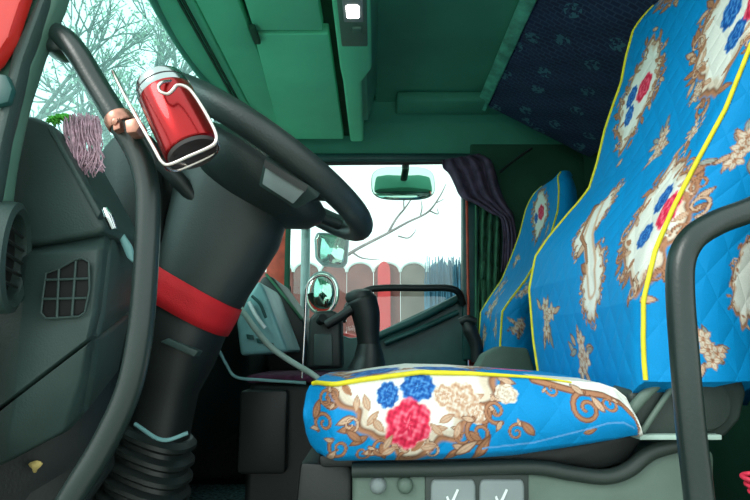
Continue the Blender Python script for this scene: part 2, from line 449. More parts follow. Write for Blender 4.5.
t4 = empty('trim_4', (0.7, 0.56, ZF), 'dark lined door pillar behind the driver door opening', 'pillar', kind='structure')
box('pillar_lining', (0.66, 0.53, ZF), (0.77, 0.60, 1.19), M['pillar'], t4, 0.012, 3)
box('pillar_skin', (0.67, 0.50, ZF - 0.2), (1.07, 0.53, 1.20), M['red_paint'], t4, 0.006)
# --- windscreen
w1 = empty('window_1', (-0.7, 1.5, 0.3), 'teal-tinted windscreen in front of the dashboard', 'window', kind='structure')
plan = catmull([(-0.42, 0.60, 0), (-0.58, 0.80, 0), (-0.68, 1.15, 0), (-0.71, 1.55, 0), (-0.68, 1.95, 0), (-0.60, 2.35, 0), (-0.50, 2.54, 0)], 5)
V, Fc = [], []
for p in plan:
    V.append((p[0] + 0.09, p[1], 0.945)); V.append((p[0] - 0.13, p[1], 0.16))
for i in range(len(plan) - 1): Fc.append((2 * i, 2 * i + 1, 2 * i + 3, 2 * i + 2))
mesh_obj('pane', V, Fc, M['glass_front'], w1)
tube('top_seal', [(p[0] + 0.092, p[1], 0.945) for p in plan], 0.012, M['headliner_dim'], w1, sub=1)

# ------------------------------------------------------------------ dashboard
da = empty('dashboard', (-0.6, 1.5, ZF), 'dark grey-green dashboard with a barred vent at its near end', 'dashboard')
sec = [(-0.92, -0.30), (-0.92, 0.14), (-0.80, 0.20), (-0.58, 0.26), (-0.54, 0.24), (-0.50, 0.14), (-0.51, -0.10), (-0.58, -0.34)]
loft('dash_body', [[(x * s + (s - 1) * 0.1, y, z) for x, z in sec] for y, s in ((0.74, 1.0), (1.0, 1.0), (1.5, 1.0), (2.1, 1.0), (2.42, 0.97), (2.50, 0.93))], M['dash_dark'], da, auto=30)
prism('end_hood', pxpoly([(-20, 120), (10, 114), (32, 115), (46, 121), (54, 132), (98, 212), (106, 228), (96, 234), (40, 243), (-20, 250)], 0.650), (0, 0.12, 0), M['dash'], da, 0.010, 3)
prism('hood_ridge', pxpoly([(44, 122), (51, 124), (101, 212), (97, 219)], 0.644), (0, 0.02, 0), M['dash'], da, 0.003)

def folded_panel(name, rows, mat, thick=0.02):
    """rows of (px, py, depth) points: a panel folded along its columns"""
    n = len(rows[0]); V = []; Fc = []
    for r in rows: V += [np.array(P(*p)) for p in r]
    k = len(V)
    V += [v + np.array([0, thick, 0]) for v in V]
    m = len(rows)
    for i in range(m - 1):
        for j in range(n - 1):
            a = i * n + j
            Fc.append((a, a + 1, a + n + 1, a + n)); Fc.append((k + a, k + a + n, k + a + n + 1, k + a + 1))
    rim = [j for j in range(n)] + [i * n + n - 1 for i in range(1, m)] + [(m - 1) * n + j for j in range(n - 2, -1, -1)] + [i * n for i in range(m - 2, 0, -1)]
    for a, b in zip(rim, rim[1:] + rim[:1]): Fc.append((a, b, k + b, k + a))
    return bevelled(name, V, Fc, mat, da, 0.004, 2, 30)

folded_panel('vent_panel', [
    [(-20, 243, 0.71), (28, 236, 0.695), (99, 228, 0.68), (106, 227, 0.68), (136, 258, 0.80)],
    [(-20, 262, 0.67), (27, 256, 0.648), (97, 250, 0.644), (104, 248, 0.652), (134, 268, 0.78)],
    [(-20, 330, 0.67), (21, 322, 0.645), (91, 316, 0.640), (97, 314, 0.648), (128, 296, 0.77)],
    [(-20, 421, 0.67), (14, 395, 0.645), (86, 340, 0.640), (92, 335, 0.648), (124, 310, 0.77)]], M['dash'])
folded_panel('lower_panel', [
    [(-20, 426, 0.672), (14, 399, 0.648), (86, 344, 0.644), (92, 339, 0.652), (124, 314, 0.775)],
    [(-20, 448, 0.68), (8, 438, 0.665), (80, 380, 0.66), (88, 374, 0.67), (117, 345, 0.785)],
    [(-20, 474, 0.70), (4, 463, 0.685), (62, 432, 0.68), (80, 412, 0.69), (112, 372, 0.80)]], M['dash'])
prism('kick_panel', pxpoly([(-20, 455, 0.695), (62, 425, 0.695), (112, 365, 0.815), (108, 470, 0.815), (60, 540, 0.70), (-20, 540, 0.70)], 0.7), (0, 0.02, 0), M['black'], da, 0.003)
# barred vent
vo = prism('vent_shade_plate', pxpoly([(46, 274), (60, 269), (74, 261), (82, 259), (88, 263), (88.5, 290), (84, 311), (78, 315), (46, 317.5), (42, 312)], 0.636), (0, 0.006, 0), M['vent_shade'], da, 0.001)
ring = [P(x, y, 0.634) for x, y in [(46, 273), (60, 268), (74, 260), (82, 258), (89, 262), (89.5, 290), (85, 312), (79, 316.5), (46, 318.5), (41, 313), (43, 295)]]
tube('vent_frame', ring, 0.0014, M['dash'], vo, n=8, closed=True, sub=1)
for a, b in (((59, 269), (57, 317)), ((76, 261), (72, 316)), ((44, 280), (89, 278.5)), ((43, 299), (87, 298))):
    tube('vent_bar', [P(*a, 0.634), P(*b, 0.634)], 0.0016, M['dash'], vo, n=8, sub=1)
# round vent ring at the far left edge of the picture
rv = lathe('round_vent', P(-1, 257, 0.60), (0.933, 0.363, 0.0), [(0.070, -0.06), (0.066, -0.035), (0.058, -0.03), (0.058, -0.012), (0.064, -0.008), (0.064, 0.010), (0.063, 0.017), (0.056, 0.020), (0.050, 0.016), (0.047, -0.02)], M['dash'], da, n=48)
lathe('vent_core', P(-1, 257, 0.60), (0.933, 0.363, 0.0), [(0.050, -0.03), (0.048, 0.004), (0.02, 0.010)], M['vent_shade'], rv, n=32)  # near-black plug, its colour stands for the shade in the hollow
for o in (-0.03, -0.015, 0.0, 0.015, 0.03):
    c = np.array(P(-1, 257, 0.60)) + np.array([0.012, 0.005, o])
    hw = math.sqrt(0.045 ** 2 - o * o)
    tube('vent_slat', [c + np.array([0.363, -0.933, 0]) * hw, c + np.array([-0.363, 0.933, 0]) * hw], 0.002, M['dash_dark'], rv, n=6, sub=1)
# instrument hood behind the handle
prism('instrument_hood', pxpoly([(96, 150), (112, 130), (146, 128), (160, 150), (160, 244), (104, 250)], 0.98), (0, 0.30, -0.02), M['black'], da, 0.02, 3)
prism('instrument_lens', pxpoly([(115, 232), (121, 231), (131, 246), (134, 264), (126, 258)], 0.70), (0, 0.01, 0), M['console'], da, 0.004)
tube('bright_trim', [P(105, 209, 0.642), P(109, 217, 0.642), P(114, 229, 0.645)], [0.004, 0.006, 0.0045], M['chrome'], da)
# centre of the dashboard seen behind the column
dc = prism('centre_panel', pxpoly([(236, 322), (248, 296), (258, 280), (264, 288), (288, 352), (240, 356)], 1.62), (0, 0.30, 0), M['console'], da, 0.012, 3)
tube('panel_handle', [P(249, 302, 1.605), P(254, 312, 1.60), P(259, 320, 1.60), P(265, 328, 1.605)], 0.006, M['white_mark'], dc)
tube('panel_handle', [P(252, 296, 1.605), P(260, 304, 1.60), P(266, 318, 1.605)], 0.0045, M['door'], dc)
for q_ in ((246, 334), (256, 338), (266, 342)):
    prism('panel_button', pxpoly([(q_[0], q_[1]), (q_[0] + 7, q_[1] + 1), (q_[0] + 8, q_[1] + 6), (q_[0] + 1, q_[1] + 5)], 1.612), (0, 0.012, 0), M['door'], dc, 0.002)
prism('passenger_shelf', pxpoly([(262, 276), (272, 276), (304, 320), (312, 372), (268, 372), (250, 300)], 1.95), (0, 0.35, 0), M['dash_dark'], da, 0.014, 3)
tube('shelf_edge', [P(266, 274, 1.94), P(284, 296, 1.94), P(302, 319, 1.94)], 0.005, M['curtain'], da)

# dry leaf and fringed cloth on the dashboard
lf = P(37, 466, 0.694)
V = [(lf[0] + 0.0065 * math.cos(a) * (1 + 0.35 * math.sin(3 * a)), lf[1] - 0.004 + 0.002 * math.sin(2 * a), lf[2] + 0.007 * math.sin(a)) for a in np.linspace(0, 2 * math.pi, 14, endpoint=False)]
V2 = [(x, y + 0.0012, z) for x, y, z in V]
lo = mesh_obj('dry_leaf', V + V2, [tuple(range(14)), tuple(range(27, 13, -1))] + [(i, (i + 1) % 14, 14 + (i + 1) % 14, 14 + i) for i in range(14)], M['leaf_dry'])
tag(lo, 'small dry yellowish leaf on the lower dashboard panel', 'leaf')

fc = empty('fringed_cloth', P(80, 125, 0.67), 'pink fringed cloth with green top on the dashboard', 'cloth')
parts = []
for i in range(90):
    x0 = rnd.uniform(50, 80); y0 = 121 - 4 * math.sin((x0 - 48) / 34 * 3.1) + rnd.uniform(-2, 3); Y = 0.668 + rnd.uniform(0, 0.02); a = rnd.uniform(-.5, .5)
    parts.append(tube_data([P(x0 - 4, y0 + 4 * a, Y), P(x0, y0 - 1.5, Y - .004), P(x0 + 5, y0 + 3 - 4 * a, Y)], 0.0009, 4))
tuft = mesh_obj('green_tuft', *join_data(parts), M['green_cloth'], fc); tuft['kind'] = 'stuff'
parts = []
for i in range(120):
    t = rnd.random(); x0 = 64 + 34 * t; y0 = 119 + rnd.uniform(-3, 6) - 4 * math.sin(t * 3)
    ln = rnd.uniform(36, 56) * (0.65 + 0.5 * math.sin(0.4 + t * 2.2)); Y = 0.661 + rnd.uniform(0, 0.012)
    w = rnd.uniform(-3, 3)
    pts = [P(x0, y0, Y), P(x0 + w + 2, y0 + ln * .35, Y - .004), P(x0 - w + 3, y0 + ln * .7, Y - .002), P(x0 + w * 2 + 3, y0 + ln, Y)]
    parts.append(tube_data(catmull(pts, 3), 0.0009, 5))
fr = mesh_obj('fringe', *join_data(parts), M['fringe'], fc)
fr['kind'] = 'stuff'

# ------------------------------------------------------------------ steering wheel and column
TILT = math.radians(33)
RW = 0.232
uw = np.array([math.cos(TILT), 0, -math.sin(TILT)]); vw = np.array([0, 1.0, 0]); nw = np.array([math.sin(TILT), 0, math.cos(TILT)])
rear = np.array(P(361, 225, 1.05))
wc = rear - uw * RW
sw = empty('steering_wheel', wc, 'large dark steering wheel seen from below beside the red can', 'steering wheel')
rim = [wc + RW * (math.cos(a) * uw + math.sin(a) * vw) for a in np.linspace(0, 2 * math.pi, 72, endpoint=False)]
tube('rim', rim, 0.0245, M['wheel'], sw, n=16, closed=True, sub=1)
def spoke(a, w0, w1):
    d = math.cos(a) * uw + math.sin(a) * vw; s = -math.sin(a) * uw + math.cos(a) * vw
    secs = []
    for t, w, h in ((0.05, w0, -0.045), (0.12, w0 * .9, -0.035), (0.18, w1, -0.012), (0.225, w1, 0.0)):
        c = wc + d * t + nw * h
        secs.append([c + s * w * math.cos(b) + nw * 0.013 * math.sin(b) for b in np.linspace(0, 2 * math.pi, 14, endpoint=False)])
    loft('spoke', secs, M['wheel'], sw)
for a in (0.62, -0.62, math.pi - 0.62, math.pi + 0.62): spoke(a, 0.035, 0.022)
lathe('hub', wc - nw * 0.09, nw, [(0.07, -0.01), (0.10, 0.0), (0.145, 0.030), (0.160, 0.055), (0.158, 0.075), (0.12, 0.095), (0.04, 0.105)], M['wheel'], sw, n=36)
# grey plate and slot on the underside of the near spoke
c0 = np.array(P(286, 186, 0.93)); 
pl = prism('spoke_cover', pxpoly([(264, 160, 0.855), (306, 187, 0.865), (318, 198, 0.88), (296, 210, 0.90), (258, 186, 0.885)], 0.88), tuple(nw * 0.012), M['dash'], sw, 0.003)
prism('cover_plate', pxpoly([(265, 169, 0.848), (303, 193, 0.858), (293, 204, 0.872), (262, 184, 0.862)], 0.93), tuple(nw * 0.004), M['switch'], pl, 0.001)
prism('cover_slot', pxpoly([(264, 162, 0.840), (307, 188, 0.850), (305, 192, 0.851), (264, 167, 0.842)], 0.93), tuple(nw * 0.004), M['black'], pl, 0.0)

sc = empty('steering_column', P(165, 500, 1.05), 'dark steering column shroud with ribbed rubber boot', 'steering column')
def ell(px, py, w, tilt, Y=1.05, dep=0.085, n=28, pw=2.6):
    """cross-section: centre at a photo position, half width w (px), tilted by tilt degrees in the picture"""
    c = np.array(P(px, py, Y)); k = Y / F_PX
    ex = np.array([math.cos(math.radians(tilt)), 0, -math.sin(math.radians(tilt))]) * w * k
    ey = np.array([0, dep, 0])
    out = []
    for a in np.linspace(0, 2 * math.pi, n, endpoint=False):
        ca, sa = math.cos(a), math.sin(a)
        out.append(c + ex * math.copysign(abs(ca) ** (2 / pw), ca) + ey * math.copysign(abs(sa) ** (2 / pw), sa))
    return out
loft('shroud', [ell(248, 168, 30, 33), ell(240, 185, 60, 33), ell(228, 215, 62, 33), ell(212, 255, 53, 31), ell(196, 296, 43, 29), ell(188, 318, 40, 28)], M['dash_dark'], sc)
loft('lower_shroud', [ell(190, 312, 40, 28), ell(184, 335, 37, 28), ell(178, 352, 35, 26), ell(170, 385, 27, 22, dep=.06), ell(163, 420, 26, 18, dep=.06), ell(160, 432, 27, 18, dep=.06)], M['black'], sc)
prism('shroud_step', pxpoly([(160, 342), (168, 338), (198, 351), (194, 357)], 0.955), (0, 0.03, 0), M['dash'], sc, 0.002)
secs = []
for i in range(25):
    t = i / 24; ph = i % 4
    secs.append(ell(160 - 22 * t, 430 + 95 * t, (30, 34, 34, 29)[ph] + 10 * t, 20, dep=0.07 + 0.012 * (ph in (1, 2))))
loft('boot', secs, M['rubber'], sc, auto=25)
tube('boot_clip', [P(135, 424, 0.965), P(162, 440, 0.955), P(188, 433, 0.965)], 0.0035, M['console'], sc)
tube('stalk', [P(215, 225, 0.99), P(195, 200, 0.98), P(178, 180, 0.97), P(160, 162, 0.96)], [0.010, 0.012, 0.016, 0.013], M['black'], sc)

rb = loft('red_band', [ell(199.5, 287, 46.5, 29, dep=.095), ell(196, 297, 45.5, 28.5, dep=.094), ell(192, 306, 44.5, 28.5, dep=.094), ell(187.5, 316, 43, 28, dep=.092)], M['ribbon'], None, cap=False)
md = rb.modifiers.new('thickness', 'SOLIDIFY'); md.thickness = 0.003
tag(rb, 'red cloth band wrapped around the steering column', 'cloth band')

# ------------------------------------------------------------------ grab handles
gh = empty('grab_handle', P(50, 530, 0.585), 'dark tubular grab handle carrying the red can', 'grab handle')
tube('bar', [P(50, 32, 0.60), P(64, 38, 0.59), P(78, 54, 0.585), P(96, 84, 0.583), P(118, 120, 0.58), P(138, 154, 0.58), P(147, 186, 0.58), P(148, 225, 0.58), P(145, 280, 0.58), P(140, 335, 0.58), P(129, 388, 0.58), P(106, 440, 0.58), P(76, 490, 0.58), P(48, 535, 0.59), P(20, 570, 0.65), P(0, 590, 0.72)], 0.0132, M['bar'], gh, n=18)
prism('mount', pxpoly([(34, 16), (52, 18), (66, 30), (64, 48), (50, 50), (36, 44)], 0.585), (0, 0.035, 0), M['bar'], gh, 0.006, 3)
g2 = empty('grab_handle', P(700, 540, 0.54), 'dark bent tubular grab handle beside the driver seat', 'grab handle')
tube('bar', [P(1000, 128, 0.575), P(900, 150, 0.57), P(815, 180, 0.563), P(752, 209, 0.55), P(718, 222, 0.545), P(694, 237, 0.54), P(682, 258, 0.54), P(680, 290, 0.54), P(684, 350, 0.54), P(690, 420, 0.54), P(697, 480, 0.54), P(704, 545, 0.54), P(712, 620, 0.55), P(722, 770, 0.56)], 0.0132, M['bar'], g2, n=18)

# ------------------------------------------------------------------ red can in its wire holder
ca = np.array([-0.47, 0.10, 0.88]); ca /= np.linalg.norm(ca)
cc = np.array(P(178, 120, 0.545))
cn = empty('drink_can', cc - ca * 0.05, 'shiny red can with silver lid in a wire holder', 'can')
lathe('body', cc, ca, [(0.0270, -0.0425), (0.0288, -0.041), (0.0295, -0.037), (0.0295, 0.030), (0.0285, 0.034)], M['can_red'], cn, n=48)
lathe('base', cc, ca, [(0.004, -0.0435), (0.020, -0.044), (0.0235, -0.0465), (0.0262, -0.0465), (0.0272, -0.0428), (0.020, -0.042)], M['can_base'], cn, n=40)
lathe('lid', cc, ca, [(0.0285, 0.033), (0.0292, 0.036), (0.0292, 0.040), (0.0272, 0.042), (0.0275, 0.048), (0.0262, 0.052), (0.010, 0.054)], M['can_lid'], cn, n=48)
lathe('lid_reflection_ring', cc, ca, [(0.0280, 0.0405), (0.0286, 0.0408), (0.0286, 0.0425), (0.0276, 0.043)], M['black'], cn, n=40)  # black ring added to imitate the darker reflections on the silver lid
ch = empty('wire_can_holder', P(165, 168, 0.54), 'bent steel wire holder clipped to the grab handle', 'can holder')
yo = 0.507
tube('wire_loop', [P(113, 71, yo + .03), P(117, 80, yo + .02), P(128, 102, yo + .008), P(142, 127, yo), P(155, 150, yo), P(162, 162, yo), P(170, 164.5, yo), P(190, 156, yo), P(210, 147, yo), P(216, 141, yo), P(215, 131, yo), P(204, 110, yo), P(192, 92, yo), P(184, 86, yo), P(177, 85.5, yo), P(173, 90, yo), P(168, 94, yo), P(161, 92, yo), P(158.5, 87, yo + .003), P(162, 82.5, yo + .006), P(173, 81, yo + .02), P(184, 81, yo + .04)], 0.0019, M['wire'], ch, n=10)
tube('base_loop', [P(163, 163, yo), P(168, 169, yo + .02), P(178, 170, yo + .035), P(196, 163, yo + .04), P(214, 154, yo + .035), P(218.5, 148, yo + .02), P(217, 141, yo + .005)], 0.0019, M['wire'], ch, n=10)
tube('base_bar', [P(176, 162, yo + .003), P(186, 164, yo + .038)], 0.0017, M['wire'], ch, n=8)
hp = [np.array(P(118, 118, 0.58)), np.array(P(126, 132, 0.58))]
ax = hp[1] - hp[0]
cl = lathe('clamp', hp[0], ax, [(0.0150, -0.002), (0.0158, 0.0), (0.0158, 0.010), (0.0150, 0.012)], M['copper'], ch, n=28)
prism('clamp_arm', pxpoly([(124, 120), (136, 117), (141, 124), (136, 132), (126, 133)], 0.548), (0, 0.02, 0), M['copper'], ch, 0.002)
lathe('clamp_screw', P(118, 123, 0.560), (-0.3, -1, 0), [(0.004, 0), (0.0045, 0.006), (0.002, 0.008)], M['copper'], ch, n=14)
prism('clamp_lug', pxpoly([(112, 119), (119, 117), (120, 128), (113, 131)], 0.556), (0, 0.012, 0), M['copper'], ch, 0.0015)

# ------------------------------------------------------------------ printed seat covers
BLUE = np.array(rgb(0, 138, 204))
def smooth(a, b, x):
    t = np.clip((x - a) / (b - a), 0, 1)
    return t * t * (3 - 2 * t)

def write_cover(o, uv):
    """colour of the cloth print for every vertex, and its cloth coordinates in metres"""
    me = o.data
    colr = np.tile(BLUE, (len(uv), 1))
    colr = paint(uv[:, 0], uv[:, 1], colr, o['print_set'])
    a = me.color_attributes.new('print', 'FLOAT_COLOR', 'POINT')
    a.data.foreach_set('color', np.c_[colr, np.ones(len(uv))].astype(np.float32).ravel())
    l = me.uv_layers.new(name='cloth')
    idx = np.empty(len(me.loops), np.int32); me.loops.foreach_get('vertex_index', idx)
    l.data.foreach_set('uv', uv[idx].astype(np.float32).ravel())
    del o['print_set']

def grid_faces(m, n, closed):
    Fc = []
    for i in range(m - 1):
        for k in range(n if closed else n - 1):
            k2 = (k + 1) % n
            Fc.append((i * n + k, i * n + k2, (i + 1) * n + k2, (i + 1) * n + k))
    return Fc

def backrest(parent, near, far, depth, ztop, rows, nside, nfront, pset, name='backrest_cover', taper=0.0):
    near = np.array([P(*p) for p in near]); far = np.array([P(*p) for p in far])
    z0 = near[0, 2] - 0.045; lift = 0.041
    zs = np.linspace(z0, ztop, rows)
    V, UV = [], []
    A, B = [], []
    for z in zs:
        xn, yn = np.interp(z, near[:, 2], near[:, 0]), np.interp(z, near[:, 2], near[:, 1])
        xf, yf = np.interp(z, far[:, 2], far[:, 0]), np.interp(z, far[:, 2], far[:, 1])
        for arr, which in ((near, 0), (far, 1)):                       # carry the recline on above the last measured point
            if z > arr[-1, 2]:
                ex = arr[-1, 0] + (z - arr[-1, 2]) * 0.33
                if which == 0: xn = ex
                else: xf = ex
        k = (ztop - z) / 0.07
        sh = 1.0 if k >= 1 else math.sqrt(max(0.0, 1 - (1 - k) ** 2)) * 0.9 + 0.1
        dz = depth * (0.35 + 0.65 * sh) * (1 - taper * (z - z0) / (ztop - z0)); w = yf - yn; ym = (yn + yf) / 2
        yn2, yf2 = ym - w / 2 * (0.45 + 0.55 * sh), ym + w / 2 * (0.45 + 0.55 * sh)
        off = (1 - sh) * depth * 0.35
        row = []
        for q in np.linspace(1, 0, nside, endpoint=False):           # near side from the rear to the front edge
            bul = 0.018 * math.sin(math.pi * min(1, q * 1.0)) * sh
            row.append((xn + off + dz * q, yn2 - bul + 0.03 * q * q, -dz * q))
        for q in np.linspace(0, 1, nfront):
            s = q * q * (3 - 2 * q)
            x = xn + (xf - xn) * s + off + 0.012 * math.sin(math.pi * q) * sh
            if q > 0.95: x += 0.012 * ((q - 0.95) / 0.05) ** 2
            if q < 0.04: x += 0.008 * ((0.04 - q) / 0.04) ** 2
            row.append((x, yn2 + (yf2 - yn2) * q, w * q))
        for q in np.linspace(0.08, 1, 8): row.append((xf + off + 0.012 + (dz - 0.012) * q, yf2 + 0.01 * math.sin(math.pi * q), w + dz * q))
        for q in np.linspace(0.1, 0.9, 8): row.append((xf + off + dz + (xn - xf) * q + 0.02 * math.sin(math.pi * q), yf2 + (yn2 + 0.03 - yf2) * q, w + dz + w * q))
        up = lift * max(0.0, 1 - (z - z0) / 0.12)                     # the side hangs a little higher than the front
        zz = [z + up * min(1.0, max(0.0, 1 - c / 0.07)) for a, b, c in row]
        V += [(p[0], p[1], k) for p, k in zip(row, zz)]; UV += [(p[2], k) for p, k in zip(row, zz)]
        A.append((row[nside][0] - 0.001, row[nside][1] - 0.002, zz[nside])); jb = nside + int(nfront * 0.965); B.append((row[jb][0] - 0.002, row[jb][1], z))
    n = nside + nfront + 16
    Fc = grid_faces(rows, n, True) + [tuple(range(n - 1, -1, -1)), tuple((rows - 1) * n + k for k in range(n))]
    o = mesh_obj(name, V, Fc, M['cover'], parent)
    o['print_set'] = pset
    write_cover(o, np.array(UV))
    return o, A, B

WHITE, CREAM = np.array(rgb(228, 230, 222)), np.array(rgb(214, 200, 182))
BROWN, UMBER, TAN = np.array(rgb(172, 122, 92)), np.array(rgb(112, 72, 52)), np.array(rgb(206, 172, 146))
ROSE, ROSE_D, ROSE_L = np.array(rgb(224, 44, 82)), np.array(rgb(160, 20, 48)), np.array(rgb(244, 128, 150))
NAVY, NAVY_D, NAVY_L = np.array(rgb(24, 96, 178)), np.array(rgb(8, 48, 112)), np.array(rgb(92, 160, 220))
GREY = np.array(rgb(150, 156, 150))

class Cloth:
    """a print drawn on a set of cloth points (u, v in metres)"""
    def __init__(s, u, v, c, seed=3):
        s.u, s.v, s.c = u, v, c; s.r = random.Random(seed)
    def near(s, x, y, rad):
        return np.nonzero((np.abs(s.u - x) < rad) & (np.abs(s.v - y) < rad))[0]
    def put(s, i, a, col):
        a = np.clip(a, 0, 1)[:, None]; s.c[i] = s.c[i] * (1 - a) + col * a
    def flower(s, x, y, rx, ry, mid, dark, light, lobes=6, ph=0.0):
        i = s.near(x, y, max(rx, ry) * 1.4)
        if not len(i): return
        du, dv = (s.u[i] - x) / rx, (s.v[i] - y) / ry
        r, th = np.hypot(du, dv), np.arctan2(dv, du)
        edge = 0.86 + 0.16 * np.abs(np.sin(lobes / 2 * th + ph)) + 0.05 * np.abs(np.sin(lobes * th * 1.5 + 1))
        f = 0.75 * np.sin(13 * r + 2.4 * np.abs(np.sin(2.5 * th + ph)) + 1.1 * np.sin(7 * th + 5 * r)) + 0.45 * np.sin(23 * du + 9 * dv + ph) * np.sin(19 * dv - 8 * du)
        col = mid + (light - mid) * np.clip(f, 0, 1)[:, None] * 0.8 + (dark - mid) * np.clip(-f - 0.25, 0, 1)[:, None]
        s.put(i, (edge - r) / 0.1, col)
    def leaf(s, x, y, ln, wd, ang, col, rim=None):
        i = s.near(x, y, ln)
        if not len(i): return
        ca_, sa_ = math.cos(ang), math.sin(ang)
        a = ((s.u[i] - x) * ca_ + (s.v[i] - y) * sa_) / (ln / 2); b = (-(s.u[i] - x) * sa_ + (s.v[i] - y) * ca_) / (wd / 2)
        w = np.clip(1 - a * a, 0, 1) * (1 - 0.25 * a)
        m = (w - np.abs(b)) / 0.25
        m[np.abs(a) > 1] = -1
        if rim is not None: s.put(i, m * 2, rim); m = m - 0.9
        s.put(i, m, col * (1 - 0.25 * (np.abs(b) < 0.12)[:, None]))
    def stroke(s, pts, w0, w1, col, rim=None):
        pts = [np.array(p) for p in pts]; n = len(pts)
        P_ = np.array(pts); cx, cy = P_.mean(0); rad = np.abs(P_ - P_.mean(0)).max() + max(w0, w1) * 2
        i = s.near(cx, cy, rad)
        if not len(i): return
        best = np.full(len(i), -9.0)
        for k in range(n - 1):
            a, b = pts[k], pts[k + 1]; d = b - a; L2 = d @ d + 1e-12
            t = np.clip(((s.u[i] - a[0]) * d[0] + (s.v[i] - a[1]) * d[1]) / L2, 0, 1)
            dist = np.hypot(s.u[i] - a[0] - t * d[0], s.v[i] - a[1] - t * d[1])
            w = w0 + (w1 - w0) * (k + t) / (n - 1)
            best = np.maximum(best, (w - dist) / w)
        if rim is not None: s.put(i, best / 0.2, rim); best = best - 0.35
        s.put(i, best / 0.25, col)
    def curl(s, x, y, R, ang, turns=1.3, hand=1, w=None, col=BROWN, rim=UMBER):
        """scroll: a stem running into a spiral"""
        w = w or R * 0.22
        pts = []
        for t in np.linspace(0, 1, 22):
            a = ang + hand * t * turns * 2 * math.pi; r = R * (1 - 0.82 * t)
            pts.append((x + r * math.cos(a), y + r * math.sin(a)))
        s.stroke(pts, w, w * 0.55, col, rim)
        s.leaf(x + R * 1.2 * math.cos(ang + hand * 0.3), y + R * 1.2 * math.sin(ang + hand * 0.3), R * 1.1, R * 0.5, ang + hand * 0.9, TAN, rim)
    def medallion(s, x, y, a, b, tilt=0.0, p=1.35, curls=14, seed=1, size=1.0):
        r = random.Random(seed)
        ct, st = math.cos(tilt), math.sin(tilt)
        def place(th, k):
            c_, s_ = math.cos(th), math.sin(th)
            q = (abs(c_ / a) ** p + abs(s_ / b) ** p) ** (-1 / p) * k
            return x + q * (c_ * ct - s_ * st), y + q * (c_ * st + s_ * ct)
        m = min(a, b)
        for k in range(curls * 2):                                     # loose leaves outside the frame
            th = 2 * math.pi * (k + r.uniform(-.3, .3)) / (curls * 2)
            X, Y = place(th, r.uniform(1.02, 1.16)); s.leaf(X, Y, m * .40 * size, m * .17 * size, th + tilt + r.uniform(-1.2, 1.2), BROWN if k % 3 else TAN, UMBER)
        i = s.near(x, y, max(a, b) * 1.3)
        du, dv = s.u[i] - x, s.v[i] - y
        e, f = du * ct + dv * st, -du * st + dv * ct
        q = (np.abs(e / a) ** p + np.abs(f / b) ** p) ** (1 / p); th = np.arctan2(f / b, e / a)
        wob = 0.06 * np.sin(9 * th + seed) + 0.03 * np.sin(17 * th)
        s.put(i, (1.0 + wob - q) / 0.05, BROWN); s.put(i, (0.93 + wob - q) / 0.04, UMBER); s.put(i, (0.90 + wob - q) / 0.04, CREAM); s.put(i, (0.80 + wob - q) / 0.06, WHITE)
        for k in range(curls):
            th = 2 * math.pi * (k + .5) / curls + r.uniform(-.1, .1)
            X, Y = place(th, r.uniform(.93, 1.05)); s.curl(X, Y, m * r.uniform(.15, .22) * size, th + tilt + r.uniform(1, 4), 1.2, 1 if k % 2 else -1, col=BROWN if k % 3 else TAN)
        for k in range(curls):
            th = 2 * math.pi * k / curls + r.uniform(-.1, .1)
            X, Y = place(th, r.uniform(.74, .84)); s.leaf(X, Y, m * .34 * size, m * .13 * size, th + tilt + r.uniform(.6, 2.4), TAN if k % 2 else BROWN, BROWN)
    def bouquet(s, x, y, R, seed=1, flat=1.0):
        r = random.Random(seed)
        for k in range(9):
            a = r.uniform(0, 6.28); d = R * r.uniform(.5, 1.05)
            s.leaf(x + d * math.cos(a) * flat, y + d * math.sin(a), R * .7, R * .26, a + r.uniform(-.4, .4), GREY if k % 2 else TAN, UMBER)
        for k in range(4):
            a = 6.28 * k / 4 + r.uniform(-.5, .5); d = R * .42 * (k > 0)
            X, Y = x + d * math.cos(a) * flat, y + d * math.sin(a)
            for j in range(5):
                t = 6.28 * j / 5 + a
                s.leaf(X + R * .2 * math.cos(t), Y + R * .2 * math.sin(t), R * .40, R * .26, t, CREAM, BROWN)
            s.flower(X, Y, R * .09, R * .09, BROWN, UMBER, TAN)

def rose(c, x, y, r, ry=None, ph=0): c.flower(x, y, r, ry or r, ROSE, ROSE_D, ROSE_L, 6, ph)
def blue_flower(c, x, y, r, ry=None, ph=0): c.flower(x, y, r, ry or r, NAVY, NAVY_D, NAVY_L, 8, ph)

